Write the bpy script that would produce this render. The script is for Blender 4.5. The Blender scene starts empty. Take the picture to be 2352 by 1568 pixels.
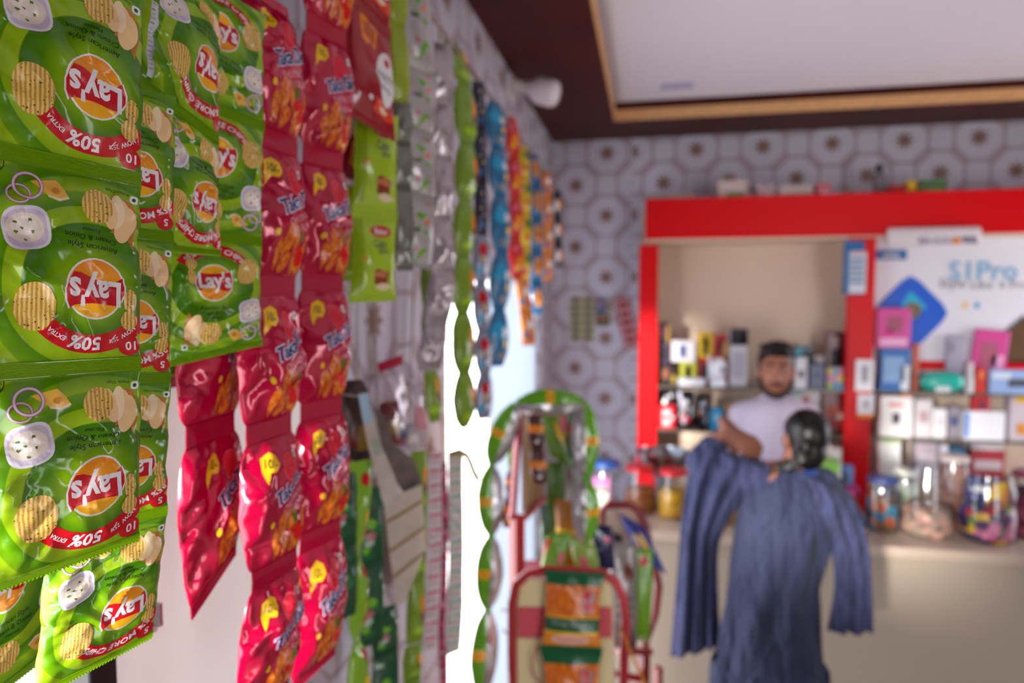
import bpy, bmesh, math, random
import numpy as np
from mathutils import Vector, Matrix

SC = bpy.context.scene
COL = SC.collection

# ------------------------------------------------------------------ camera
F = 1547.0                       # focal length in photo pixels (2352 wide)
YAW, PIT = math.radians(11.5), math.radians(3.48)
CAM = Vector((0.0, 0.0, 2.05))
cd = bpy.data.cameras.new('camera')
cam = bpy.data.objects.new('camera', cd)
COL.objects.link(cam)
cam.location = CAM
cam.rotation_euler = (math.pi / 2 - PIT, 0, YAW)
cd.sensor_width = 36
cd.lens = F / 2352 * 36
cd.clip_start = 0.02
cd.dof.use_dof = True
cd.dof.focus_distance = 0.57
cd.dof.aperture_fstop = 3.0
SC.camera = cam

# ------------------------------------------------------------------ daylight
world = bpy.data.worlds.new('daylight')
SC.world = world
world.use_nodes = True
bg = world.node_tree.nodes['Background']
bg.inputs[0].default_value = (0.92, 0.93, 1.0, 1)
bg.inputs[1].default_value = 4.0

sl_ = bpy.data.lights.new('sun', 'SUN')
sl_.energy = 3.7
sl_.angle = math.radians(7)
sl_.color = (1.0, .95, .88)
sun = bpy.data.objects.new('sun', sl_)
COL.objects.link(sun)
sun.location = (-6, -9, 4)
sun.rotation_euler = Vector((.42, .9, -.122)).to_track_quat('-Z', 'Y').to_euler()   # low sun along the side wall


def portal(name, loc, rot, sx, sy):
    l = bpy.data.lights.new(name, 'AREA')
    l.shape = 'RECTANGLE'
    l.size, l.size_y = sx, sy
    l.cycles.is_portal = True
    o = bpy.data.objects.new(name, l)
    COL.objects.link(o)
    o.location = loc
    o.rotation_euler = rot


# daylight portals in the openings of the room (they emit nothing themselves)
portal('portal_side_opening', (-0.75, -0.22, 1.69), (0, -math.pi / 2, 0), .56, 1.7)
portal('portal_side_door', (-0.75, 2.9, 1.09), (0, -math.pi / 2, 0), 2.16, 1.84)
portal('portal_shop_front', (2.15, -1.36, 1.15), (-math.pi / 2, 0, math.pi), .9, 2.3)
portal('portal_window', (3.0, 3.42, 1.7), (0, math.pi / 2, 0), 1.3, .84)

vs = SC.view_settings
vs.view_transform = 'Standard'
vs.look = 'None'
vs.gamma = 1
vs.use_curve_mapping = False
vs.exposure = 1.18

# ------------------------------------------------------------------ pixel helpers
RGT = Vector((math.cos(YAW), math.sin(YAW), 0))
FWD = Vector((-math.sin(YAW) * math.cos(PIT), math.cos(YAW) * math.cos(PIT), -math.sin(PIT)))
UPV = RGT.cross(FWD)


def ray(px, py):
    return FWD + RGT * ((px - 1176) / F) - UPV * ((py - 784) / F)


def at(px, py, d):
    """point at optical depth d"""
    return CAM + ray(px, py) * d


def atY(px, py, Y):
    r = ray(px, py)
    return CAM + r * (Y / r.y)


def atX(px, py, X):
    r = ray(px, py)
    return CAM + r * (X / r.x)


# ------------------------------------------------------------------ materials
def lin(c):
    if isinstance(c, str):
        c = c.lstrip('#')
        c = [int(c[i:i + 2], 16) / 255 for i in (0, 2, 4)]
        return tuple(x / 12.92 if x <= .04045 else ((x + .055) / 1.055) ** 2.4 for x in c)
    return tuple(c)


MATS = {}


def M(name, col=(.5, .5, .5), rough=.5, metal=0., spec=.5, coat=0., var=0., vscale=8., bump=0., bscale=60., trans=0., sss=0., ior=1.45):
    if name in MATS:
        return MATS[name]
    m = bpy.data.materials.new(name)
    m.use_nodes = True
    nt = m.node_tree
    b = nt.nodes['Principled BSDF']
    c = lin(col)
    b.inputs['Base Color'].default_value = (*c, 1)
    b.inputs['Roughness'].default_value = rough
    b.inputs['Metallic'].default_value = metal
    b.inputs['Specular IOR Level'].default_value = spec
    b.inputs['Coat Weight'].default_value = coat
    b.inputs['Coat Roughness'].default_value = .08
    b.inputs['Transmission Weight'].default_value = trans
    b.inputs['IOR'].default_value = ior
    if sss:
        b.inputs['Subsurface Weight'].default_value = sss
        b.inputs['Subsurface Radius'].default_value = (.02, .008, .004)
    tc = nt.nodes.new('ShaderNodeTexCoord')
    if var:
        n = nt.nodes.new('ShaderNodeTexNoise')
        n.inputs['Scale'].default_value = vscale
        n.inputs['Detail'].default_value = 4
        nt.links.new(tc.outputs['Object'], n.inputs['Vector'])
        r = nt.nodes.new('ShaderNodeValToRGB')
        r.color_ramp.elements[0].position = .3
        r.color_ramp.elements[1].position = .7
        r.color_ramp.elements[0].color = (*[x * (1 - var) for x in c], 1)
        r.color_ramp.elements[1].color = (*[min(1, x * (1 + var)) for x in c], 1)
        nt.links.new(n.outputs['Fac'], r.inputs['Fac'])
        nt.links.new(r.outputs['Color'], b.inputs['Base Color'])
    if bump:
        n2 = nt.nodes.new('ShaderNodeTexNoise')
        n2.inputs['Scale'].default_value = bscale
        n2.inputs['Detail'].default_value = 3
        nt.links.new(tc.outputs['Object'], n2.inputs['Vector'])
        bp = nt.nodes.new('ShaderNodeBump')
        bp.inputs['Strength'].default_value = bump
        bp.inputs['Distance'].default_value = .01
        nt.links.new(n2.outputs['Fac'], bp.inputs['Height'])
        nt.links.new(bp.outputs['Normal'], b.inputs['Normal'])
    MATS[name] = m
    return m


class NG:
    """tiny helper for math node chains"""

    def __init__(s, nt):
        s.nt = nt

    def _in(s, sock, v):
        if isinstance(v, (int, float)):
            sock.default_value = v
        else:
            s.nt.links.new(v, sock)

    def m(s, op, a, b=0., c=0.):
        n = s.nt.nodes.new('ShaderNodeMath')
        n.operation = op
        s._in(n.inputs[0], a)
        s._in(n.inputs[1], b)
        s._in(n.inputs[2], c)
        return n.outputs[0]

    def mix(s, fac, a, b):
        n = s.nt.nodes.new('ShaderNodeMix')
        n.data_type = 'RGBA'
        s._in(n.inputs[0], fac)
        for i, v in ((6, a), (7, b)):
            if isinstance(v, (tuple, list)):
                n.inputs[i].default_value = (*v[:3], 1)
            else:
                s.nt.links.new(v, n.inputs[i])
        return n.outputs[2]

    def step(s, x, edge, w):
        """1 where x < edge, soft over w"""
        n = s.nt.nodes.new('ShaderNodeMapRange')
        n.inputs['From Min'].default_value = edge - w
        n.inputs['From Max'].default_value = edge + w
        n.inputs['To Min'].default_value = 1
        n.inputs['To Max'].default_value = 0
        s._in(n.inputs['Value'], x)
        return n.outputs[0]


def wallpaper(name, axis, off, h=.1925, seam=None):
    m = bpy.data.materials.new(name)
    m.use_nodes = True
    nt = m.node_tree
    b = nt.nodes['Principled BSDF']
    b.inputs['Roughness'].default_value = .38
    g = NG(nt)
    tc = nt.nodes.new('ShaderNodeTexCoord')
    sp = nt.nodes.new('ShaderNodeSeparateXYZ')
    nt.links.new(tc.outputs['Object'], sp.inputs[0])
    x = sp.outputs[axis]
    if seam is not None:          # the sheets do not meet in register: a jump of the print at the seam
        x = g.m('ADD', x, g.m('MULTIPLY', g.m('GREATER_THAN', x, seam[0]), seam[1]))
    a = g.m('DIVIDE', g.m('SUBTRACT', x, off[0]), h)
    c = g.m('DIVIDE', g.m('SUBTRACT', sp.outputs[2], off[1]), h)
    u = g.m('MULTIPLY', g.m('ADD', a, c), .5)
    v = g.m('MULTIPLY', g.m('SUBTRACT', a, c), .5)

    def local(sh):
        uu = g.m('ADD', u, sh)
        vv = g.m('ADD', v, sh)
        du = g.m('SUBTRACT', uu, g.m('ROUND', uu))
        dv = g.m('SUBTRACT', vv, g.m('ROUND', vv))
        return g.m('ADD', du, dv), g.m('SUBTRACT', du, dv)
    dx, dy = local(0.)
    ax, ay = g.m('ABSOLUTE', dx), g.m('ABSOLUTE', dy)
    octm = g.m('MAXIMUM', g.m('MAXIMUM', ax, ay), g.m('MULTIPLY', g.m('ADD', ax, ay), .74))
    n = nt.nodes.new('ShaderNodeMath')
    r = g.m('SQRT', g.m('ADD', g.m('MULTIPLY', dx, dx), g.m('MULTIPLY', dy, dy)))
    th = g.m('ARCTAN2', dy, dx)
    rr = g.m('DIVIDE', r, g.m('ADD', 1., g.m('MULTIPLY', g.m('COSINE', g.m('MULTIPLY', th, 8.)), .3)))
    u2 = g.m('ADD', u, .5)
    du = g.m('SUBTRACT', u2, g.m('ROUND', u2))
    v2 = g.m('ADD', v, .5)
    dv = g.m('SUBTRACT', v2, g.m('ROUND', v2))
    sx, sy = g.m('ABSOLUTE', g.m('ADD', du, dv)), g.m('ABSOLUTE', g.m('SUBTRACT', du, dv))
    sq = g.m('POWER', g.m('ADD', g.m('POWER', sx, 5.), g.m('POWER', sy, 5.)), .2)
    field = lin('#dad8e6')
    band = lin('#c0b3be')
    line = lin('#a7949e')
    col = g.mix(g.step(octm, .615, .012), band, field)
    col = g.mix(g.step(g.m('ABSOLUTE', g.m('SUBTRACT', octm, .66)), .018, .006), col, line)
    col = g.mix(g.step(sq, .37, .012), col, line)
    col = g.mix(g.step(sq, .34, .012), col, band)
    col = g.mix(g.step(sq, .30, .012), col, field)
    col = g.mix(g.step(rr, .205, .03), col, lin('#8f6e66'))
    nt.links.new(col, b.inputs['Base Color'])
    return m


# ------------------------------------------------------------------ object helpers
def tag(o, label=None, cat=None, group=None, kind=None):
    for k, v in (('label', label), ('category', cat), ('group', group), ('kind', kind)):
        if v:
            o[k] = v
    return o


def empty(name, loc, label=None, cat=None, group=None, rz=0.):
    o = bpy.data.objects.new(name, None)
    COL.objects.link(o)
    o.location = loc
    o.rotation_euler = (0, 0, rz)
    o.empty_display_size = .05
    return tag(o, label, cat, group)


def obj(name, verts, faces, mats, parent=None, smooth=False, midx=None, uv=None, local=False):
    """verts are world coordinates unless local; a child is stored relative to its parents' places"""
    me = bpy.data.meshes.new(name)
    V = np.asarray([tuple(v) for v in verts] if not isinstance(verts, np.ndarray) else verts, dtype=float).reshape(-1, 3)
    if parent is not None and not local:
        w = world_of(parent).inverted()
        V = V @ np.array(w.to_3x3()).T + np.array(w.translation)
    me.from_pydata(V.tolist(), [], [tuple(int(i) for i in f) for f in faces])
    for m in (mats if isinstance(mats, (list, tuple)) else [mats]):
        me.materials.append(m)
    if midx is not None:
        me.polygons.foreach_set('material_index', list(midx))
    if smooth:
        me.polygons.foreach_set('use_smooth', [True] * len(me.polygons))
    if uv is not None:
        l = me.uv_layers.new(name='UVMap')
        li = np.empty(len(me.loops), dtype=np.int32)
        me.loops.foreach_get('vertex_index', li)
        l.data.foreach_set('uv', np.asarray(uv, dtype=np.float32)[li].ravel())
    me.update()
    o = bpy.data.objects.new(name, me)
    COL.objects.link(o)
    o.parent = parent
    return o


def world_of(o):
    m = Matrix.LocRotScale(o.location, o.rotation_euler, o.scale)
    return world_of(o.parent) @ m if o.parent else m


def bm_obj(name, bm, mats, parent=None, smooth=False, loc=None, rot=None, sharp=None):
    me = bpy.data.meshes.new(name)
    bmesh.ops.recalc_face_normals(bm, faces=bm.faces)
    bm.to_mesh(me)
    bm.free()
    for m in (mats if isinstance(mats, (list, tuple)) else [mats]):
        me.materials.append(m)
    if smooth:
        me.polygons.foreach_set('use_smooth', [True] * len(me.polygons))
        if sharp:
            me.set_sharp_from_angle(angle=math.radians(sharp))
    o = bpy.data.objects.new(name, me)
    COL.objects.link(o)
    o.parent = parent
    if loc is not None:
        o.location = loc
    if rot is not None:
        o.rotation_euler = rot
    return o


def bm_box(bm, c, s, bev=0., rot=None, mat=0):
    r = bmesh.ops.create_cube(bm, size=1)
    vs_ = r['verts']
    mt = Matrix.Translation(c) @ (rot.to_4x4() if rot else Matrix.Identity(4)) @ Matrix.Diagonal((*s, 1))
    bmesh.ops.transform(bm, matrix=mt, verts=vs_)
    fs = {f for v in vs_ for f in v.link_faces}
    for f in fs:
        f.material_index = mat
    if bev:
        es = list({e for v in vs_ for e in v.link_edges})
        bmesh.ops.bevel(bm, geom=es, offset=bev, segments=2, affect='EDGES', profile=.5)


def box(name, c, s, mat, parent=None, bev=0., rot=None, local=False, rz=0.):
    """one box; centre c given in world coordinates (or local to an unrotated parent)"""
    bm = bmesh.new()
    bm_box(bm, (0, 0, 0), s, bev)
    c = Vector(c)
    if parent is not None and not local:
        c = world_of(parent).inverted() @ c
    return bm_obj(name, bm, mat, parent, loc=c, rot=rot or (0, 0, rz))


def tube_geo(path, radii, seg=10, cap=True, closed=False):
    path = [Vector(p) for p in path]
    n = len(path)
    if isinstance(radii, (int, float)):
        radii = [radii] * n
    V, Fc = [], []
    prev = None
    for i, p in enumerate(path):
        a = path[max(i - 1, 0)] if not closed else path[i - 1]
        b = path[min(i + 1, n - 1)] if not closed else path[(i + 1) % n]
        t = (b - a).normalized()
        if prev is None:
            ref = Vector((0, 0, 1)) if abs(t.z) < .9 else Vector((0, 1, 0))
            u = t.cross(ref).normalized()
        else:
            u = (prev - t * prev.dot(t)).normalized()
        prev = u
        w = t.cross(u)
        rd = radii[i]
        rx, ry = rd if isinstance(rd, (tuple, list)) else (rd, rd)
        for k in range(seg):
            an = 2 * math.pi * k / seg
            V.append(p + u * math.cos(an) * rx + w * math.sin(an) * ry)
    m = n if closed else n - 1
    for i in range(m):
        for k in range(seg):
            j = (i + 1) % n
            Fc.append((i * seg + k, i * seg + (k + 1) % seg, j * seg + (k + 1) % seg, j * seg + k))
    if cap and not closed:
        Fc.append(tuple(range(seg))[::-1])
        Fc.append(tuple((n - 1) * seg + k for k in range(seg)))
    return V, Fc


def tube(name, path, radii, mat, parent=None, seg=10, smooth=True, closed=False):
    V, Fc = tube_geo(path, radii, seg, True, closed)
    return obj(name, V, Fc, mat, parent, smooth)


def lathe(name, prof, mat, parent=None, loc=(0, 0, 0), seg=28, smooth=True, sharp=40, caps=(False, False)):
    """profile [(r, z)] turned about z; loc local to the parent"""
    bm = bmesh.new()
    rings = []
    for r, z in prof:
        rings.append([bm.verts.new((r * math.cos(2 * math.pi * k / seg), r * math.sin(2 * math.pi * k / seg), z)) for k in range(seg)])
    for a, b in zip(rings, rings[1:]):
        for k in range(seg):
            bm.faces.new((a[k], a[(k + 1) % seg], b[(k + 1) % seg], b[k]))
    if caps[0]:
        bm.faces.new(rings[0][::-1])
    if caps[1]:
        bm.faces.new(rings[-1])
    return bm_obj(name, bm, mat, parent, smooth, loc=loc, sharp=sharp)
# ================================================================== the room
XL, YB, ZC = -0.61, 4.3, 3.05          # left wall, back wall, ceiling soffit
XR, YF = 2.9, -1.3
P_back = wallpaper('wallpaper_back', 0, (atY(1393, 495, YB).x, atY(1393, 495, YB).z), seam=(atY(1450, 495, YB).x, .231))
P_left = wallpaper('wallpaper_side', 1, (3.55, atY(1393, 495, YB).z))
m_brown = M('brown_laminate', '#4a1411', .45, spec=.15, var=.25, vscale=3.)
m_white_ceil = M('white_gypsum', '#ece8f2', .75)
m_tan = M('tan_beading', '#d9a56f', .5, var=.08, vscale=20)
m_floor = M('floor_tiles', '#8f8478', .3, var=.05, vscale=4)
m_plain = M('plain_plaster', '#8d817c', .7)


def struct(name, boxes, mat):
    bm = bmesh.new()
    for lo, hi in boxes:
        lo, hi = Vector(lo), Vector(hi)
        bm_box(bm, (lo + hi) / 2, hi - lo)
    o = bm_obj(name, bm, mat)
    o['kind'] = 'structure'
    return o


struct('floor', [((XL - .14, YF - .14, -.1), (XR + .12, YB + .12, 0))], m_floor)
# side wall with the wide window opening by the hanging snacks and the door further back
N0, N1, NZ, NS = -1.1, 1.24, 1.97, 1.4
D0, D1, DZ = 1.985, 3.84, 2.17
tw = .12
struct('wall_left', [((XL - tw, YF - tw, 0), (XL, N0, ZC)), ((XL - tw, N0, NZ), (XL, N1, ZC)), ((XL - tw, N0, 0), (XL, N1, NS)), ((XL - tw, N1, 0), (XL, D0, ZC)),
                     ((XL - tw, D0, DZ), (XL, D1, ZC)), ((XL - tw, D1, 0), (XL, YB + tw, ZC))], P_left)
struct('wall_back', [((XL, YB, 0), (XR + tw, YB + tw, ZC + .3))], P_back)
W0, W1, WZ0, WZ1 = 3.0, 3.84, 1.05, 2.35       # window behind the counter end
struct('wall_right', [((XR, YF - tw, 0), (XR + tw, W0, ZC + .3)), ((XR, W1, 0), (XR + tw, YB, ZC + .3)), ((XR, W0, 0), (XR + tw, W1, WZ0)), ((XR, W0, WZ1), (XR + tw, W1, ZC + .3))], m_plain)
S0, S1, SZ = 1.7, 2.6, 2.3
struct('wall_front', [((XL, YF - tw, 0), (S0, YF, ZC + .3)), ((S1, YF - tw, 0), (XR, YF, ZC + .3)), ((S0, YF - tw, SZ), (S1, YF, ZC + .3))], m_plain)
# tray ceiling: dark laminate border, white field set higher
tl = atY(1410, 287, 3.86)
TX0, TY1 = tl.x, 3.86
TX1, TY0 = XR - .45, YF + .5
th = .1
struct('ceiling', [((TX0 - .02, TY0 - .02, ZC + th), (TX1 + .02, TY1 + .02, ZC + th + .05))], m_white_ceil)
struct('trim_1', [((XL - tw, YF - tw, ZC), (TX0, YB, ZC + .2)), ((TX1, YF - tw, ZC), (XR, YB, ZC + .2)),
                  ((TX0, YF - tw, ZC), (TX1, TY0, ZC + .2)), ((TX0, TY1, ZC), (TX1, YB, ZC + .2))], m_brown)
bd = .012
struct('trim_2', [((TX0, TY1 - bd, ZC - .004), (TX1, TY1, ZC + .055)), ((TX0, TY0, ZC - .004), (TX0 + bd, TY1 - bd, ZC + .055)),
                  ((TX1 - bd, TY0, ZC - .004), (TX1, TY1, ZC + .055)), ((TX0 + bd, TY0, ZC - .004), (TX1 - bd, TY0 + bd, ZC + .055))], m_tan)
# bright yard outside
struct('ground_outside', [((-9, -9, -.14), (XL - .14, 12, -.1)), ((XL - .14, -9, -.14), (9, YF - .14, -.1)), ((XR + .12, YF - .14, -.14), (9, 12, -.1))], M('pale_yard', '#e6e0d6', .9, var=.05))

wn = empty('window_1', (XR + .06, (W0 + W1) / 2, WZ0))
wn['kind'] = 'structure'
m_wf = M('window_frame_white', '#e6e3df', .45)
for lo, hi in (((XR + .03, W0, WZ0), (XR + .08, W1, WZ0 + .04)), ((XR + .03, W0, WZ1 - .04), (XR + .08, W1, WZ1)), ((XR + .03, W0, WZ0), (XR + .08, W0 + .04, WZ1)), ((XR + .03, W1 - .04, WZ0), (XR + .08, W1, WZ1))):
    box('frame_bar', (Vector(lo) + Vector(hi)) / 2, Vector(hi) - Vector(lo), m_wf, wn)
# --- near opening: beige leaf with a latch and a black post
d = empty('window_2', (XL - .03, .66, NS))
d['kind'] = 'structure'
m_beige = M('beige_laminate', '#e4dad6', .45, var=.03, vscale=5)
nt = m_beige.node_tree                         # translucency added to brighten the leaf with daylight from behind
tl_ = nt.nodes.new('ShaderNodeBsdfTranslucent')
tl_.inputs[0].default_value = (*lin('#f1efee'), 1)
ms_ = nt.nodes.new('ShaderNodeMixShader')
ms_.inputs[0].default_value = .2
nt.links.new(nt.nodes['Principled BSDF'].outputs[0], ms_.inputs[1])
nt.links.new(tl_.outputs[0], ms_.inputs[2])
nt.links.new(ms_.outputs[0], nt.nodes['Material Output'].inputs[0])
box('leaf', (XL - .03, .955, (NS + NZ) / 2), (.006, .57, NZ - NS), m_beige, d)
box('leaf_edge', (XL - .012, 1.235, (NS + NZ) / 2), (.004, .01, NZ - NS), M('beige_edge', '#b9a9a0', .5), d)
box('frame_post', (XL - .03, .648, (NS + NZ) / 2), (.05, .04, NZ - NS), M('black_metal', '#16171a', .4), d, .003)
pl_ = atX(357, 1375, XL)
lt = box('latch', (XL - .008, pl_.y, pl_.z), (.012, .014, .09), M('beige_latch', '#c9bab4', .4), d, .003)
box('latch_bolt', (XL + .002, pl_.y, pl_.z - .02), (.012, .006, .03), M('steel', '#a9a9a9', .3, 1.), lt, .001)

# --- far door: open half and a pleated translucent half
d = empty('door_1', (XL - .03, 2.9, 0))
d['kind'] = 'structure'
m = bpy.data.materials.new('translucent_pleats')
m.use_nodes = True
nt = m.node_tree
pb = nt.nodes['Principled BSDF']
pb.inputs['Base Color'].default_value = (*lin('#dbe6f0'), 1)
pb.inputs['Roughness'].default_value = .5
tr = nt.nodes.new('ShaderNodeBsdfTranslucent')
tr.inputs[0].default_value = (*lin('#eef3f8'), 1)
mx = nt.nodes.new('ShaderNodeMixShader')
mx.inputs[0].default_value = .33
nt.links.new(pb.outputs[0], mx.inputs[1])
nt.links.new(tr.outputs[0], mx.inputs[2])
nt.links.new(mx.outputs[0], nt.nodes['Material Output'].inputs[0])
m_pleat = m
V, Fc = [], []
np_ = 48
ya, yb = 2.66, D1
for i in range(np_ + 1):
    y = ya + (yb - ya) * i / np_
    x = XL - .05 + .022 * (1 if i % 4 < 2 else -1)
    V += [(x, y, .01), (x, y, DZ)]
for i in range(np_):
    Fc.append((2 * i, 2 * i + 2, 2 * i + 3, 2 * i + 1))
pp = obj('pleated_panel', V, Fc, m_pleat, d)
sm = pp.modifiers.new('thick', 'SOLIDIFY')
sm.thickness = .003
for y in (ya, yb - .02):
    box('stile', (XL - .05, y, DZ / 2), (.05, .03, DZ - .01), M('white_aluminium', '#e9ecf0', .35), d, .003)
box('head_track', (XL - .05, (D0 + D1) / 2, DZ - .012), (.05, D1 - D0, .03), MATS['white_aluminium'], d)

# --- rail for the hanging strips
RA, RB = Vector((-.47, .12, 2.70)), Vector((-.47, 3.95, 2.605))
rail = empty('hanging_rail', (XL, .12, 2.7), 'thin metal rail along the patterned side wall that the snack strips hang from', 'rail')
m_rail = M('dull_metal', '#9b8a86', .4, .7)
tube('bar', [RA, RB], .0055, m_rail, rail)
for k in (.02, .35, .68, .98):
    p = RA.lerp(RB, k)
    tube('bracket', [(XL, p.y, p.z + .03), (XL + .06, p.y, p.z + .02), (p.x, p.y, p.z)], .005, m_rail, rail)


def rail_point(p):
    k = max(0.02, min(.98, (p.y - RA.y) / (RB.y - RA.y)))
    return RA.lerp(RB, k)


# --- white lamp fitting on the side wall
c = atX(1168, 190, XL)
lamp = empty('wall_lamp', c, 'white unlit wall bulb in an angled holder below the brown ceiling border', 'lamp')
m_wp = M('white_plastic', '#e8e2e6', .35, spec=.5)
m_dom = M('bulb_dome', '#f0e9f0', .3, sss=.2)
box('mount', c + Vector((.012, 0, -.02)), (.024, .12, .10), m_wp, lamp, .008)
pA = c + Vector((.03, 0, -.01))
pB = atY(1282, 218, c.y - .03)
ax = (pB - pA).normalized()
L_ = (pB - pA).length
tube('elbow', [c + Vector((.02, 0, .0)), pA, pA + ax * .06], [.02, .022, .024], m_wp, lamp, 14)
tube('collar', [pA + ax * .05, pA + ax * .07, pA + ax * L_ * .42, pA + ax * L_ * .5], [.028, .03, .042, .046], m_wp, lamp, 24)
tube('bulb', [pA + ax * L_ * q for q in (.48, .5, .55, .8, .92, .97, 1.)], [.044, .052, .056, .058, .054, .045, .018], m_dom, lamp, 24)

# small lilac sticker on the white ceiling field
c = None
r_ = ray(1555, 197)
c = CAM + r_ * ((ZC + th - CAM.z) / r_.z)
st = box('ceiling_sticker', c + Vector((0, 0, -.001)), (.16, .09, .004), M('lilac_paper', '#b9b7d8', .6), None, .001)
tag(st, 'small lilac rectangular sticker on the white ceiling field', 'sticker')
# ================================================================== snack packs: artwork and foil
_txt = {}


def text_geo(body, size, bold=0., shear=0., space=1.):
    """flat lettering, centred; (n,2) points with y up, and faces"""
    key = (body, bold, shear, space)
    if key not in _txt:
        c = bpy.data.curves.new('t', 'FONT')
        c.body = body
        c.size = 1
        c.offset = bold
        c.shear = shear
        c.space_character = space
        c.resolution_u = 2
        o = bpy.data.objects.new('t', c)
        COL.objects.link(o)
        dg = bpy.context.evaluated_depsgraph_get()
        me = bpy.data.meshes.new_from_object(o.evaluated_get(dg))
        V = np.array([v.co[:2] for v in me.vertices])
        Fc = [tuple(p.vertices) for p in me.polygons]
        bpy.data.meshes.remove(me)
        bpy.data.objects.remove(o)
        bpy.data.curves.remove(c)
        lo, hi = V.min(0), V.max(0)
        V = V - (lo + hi) / 2
        _txt[key] = (V, Fc)
    V, Fc = _txt[key]
    return V * size, Fc


def rot2(P, deg):
    a = math.radians(deg)
    return np.asarray(P) @ np.array([[math.cos(a), math.sin(a)], [-math.sin(a), math.cos(a)]])


def ell(cx, cy, rx, ry, deg=0, n=28, a0=0, a1=360):
    t = np.radians(np.linspace(a0, a1, n, endpoint=(a1 - a0 < 360)))
    return rot2(np.c_[rx * np.cos(t), ry * np.sin(t)], deg) + (cx, cy)


def blob(cx, cy, rx, ry, rng, rough=.15, n=20):
    t = np.linspace(0, 2 * np.pi, n, endpoint=False)
    k = 1 + rough * rng.uniform(-1, 1, n)
    return np.c_[cx + rx * k * np.cos(t), cy + ry * k * np.sin(t)]


def rsq(cx, cy, h, deg=0, n=32, p=3.2):
    t = np.linspace(0, 2 * np.pi, n, endpoint=False)
    c, s = np.cos(t), np.sin(t)
    r = (abs(c) ** p + abs(s) ** p) ** (-1 / p)
    return rot2(np.c_[h * r * c, h * r * s], deg) + (cx, cy)


class Design:
    """artwork in its own plane units; ux,uy give the half width and height of the pack in those units"""

    def __init__(s, nx, ny, half, height, x0=0., y0=0.):
        s.nx, s.ny, s.half, s.h, s.x0, s.y0 = nx, ny, half, height, x0, y0
        s.parts = {}
        s.layer = 0
        s.cur, s.start = None, {}

    def idx(s, P):
        P = np.asarray(P, float)
        return np.c_[((P[:, 0] - s.x0) / s.half + 1) / 2 * s.nx, (P[:, 1] - s.y0) / s.h * s.ny]

    def add(s, part, mat, P, faces=None, layer=None):
        if layer is None:
            key = part.split('#')[0]
            if key != s.cur:
                s.cur, s.layer = key, s.start.get(key, 0)
            s.layer += 1
            layer = s.layer
        I = s.idx(P)
        bm = bmesh.new()
        vs_ = [bm.verts.new((a, b, 0)) for a, b in I]
        for f in (faces or [tuple(range(len(vs_)))]):
            try:
                bm.faces.new([vs_[i] for i in f])
            except ValueError:
                pass
        bmesh.ops.triangulate(bm, faces=bm.faces)
        lo, hi = I.min(0), I.max(0)

        def cut(co, no):
            bmesh.ops.bisect_plane(bm, geom=bm.verts[:] + bm.edges[:] + bm.faces[:], plane_co=co, plane_no=no, dist=1e-5)
        for k in range(max(0, math.ceil(lo[0])), min(s.nx, math.floor(hi[0])) + 1):
            cut((k, 0, 0), (1, 0, 0))
        for k in range(max(0, math.ceil(lo[1])), min(s.ny, math.floor(hi[1])) + 1):
            cut((0, k, 0), (0, 1, 0))
        for k in range(math.ceil(lo[0] - hi[1]), math.floor(hi[0] - lo[1]) + 1):
            cut((k, 0, 0), (1, -1, 0))
        bmesh.ops.triangulate(bm, faces=bm.faces)
        bm.verts.index_update()
        A = np.array([v.co[:2] for v in bm.verts])
        Fc = [tuple(v.index for v in f.verts) for f in bm.faces]
        bm.free()
        s.parts.setdefault(part, []).append((mat, A, Fc, layer))

    def text(s, part, mat, body, cx, cy, size, deg=0, bold=0., shear=0., space=1., up=True, width=None, layer=None, ys=1.):
        V, Fc = text_geo(body, size, bold, shear, space)
        if width:
            V = V * (width / np.ptp(V[:, 0])) * (1, ys)
        P = np.c_[V[:, 0], -V[:, 1]]
        P = rot2(P, deg) + (cx, cy)
        s.add(part, mat, P, Fc, layer)

    def arctext(s, part, mat, body, cx, cy, r, ang, size, bold=0., shear=0., flip=1):
        """letters standing outward on a circle about (cx, cy), y down; reads clockwise after a half turn"""
        V, Fc = text_geo(body, size, bold, shear)
        th = math.radians(ang) + flip * V[:, 0] / r
        rad = r + V[:, 1] * flip
        s.add(part, mat, np.c_[cx + rad * np.cos(th), cy + rad * np.sin(th)], Fc)

    def ring(s, part, mat, cx, cy, rx, ry, w, deg=0, n=28, a0=0, a1=360):
        o, i = ell(cx, cy, rx, ry, deg, n, a0, a1), ell(cx, cy, rx - w, ry - w, deg, n, a0, a1)
        m = len(o)
        rg = range(m) if a1 - a0 >= 360 else range(m - 1)
        s.add(part, mat, np.r_[o, i], [(k, (k + 1) % m, m + (k + 1) % m, m + k) for k in rg])


def uv_mat(name, build, rough=.25, spec=.4, coat=.1):
    m = bpy.data.materials.new(name)
    m.use_nodes = True
    nt = m.node_tree
    b = nt.nodes['Principled BSDF']
    b.inputs['Roughness'].default_value = rough
    b.inputs['Specular IOR Level'].default_value = spec
    b.inputs['Coat Weight'].default_value = coat
    b.inputs['Coat Roughness'].default_value = .06
    tc = nt.nodes.new('ShaderNodeTexCoord')
    sp = nt.nodes.new('ShaderNodeSeparateXYZ')
    nt.links.new(tc.outputs['UV'], sp.inputs[0])
    g = NG(nt)
    nt.links.new(build(g, sp.outputs[0], sp.outputs[1], nt, tc), b.inputs['Base Color'])
    MATS[name] = m
    return m


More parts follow.
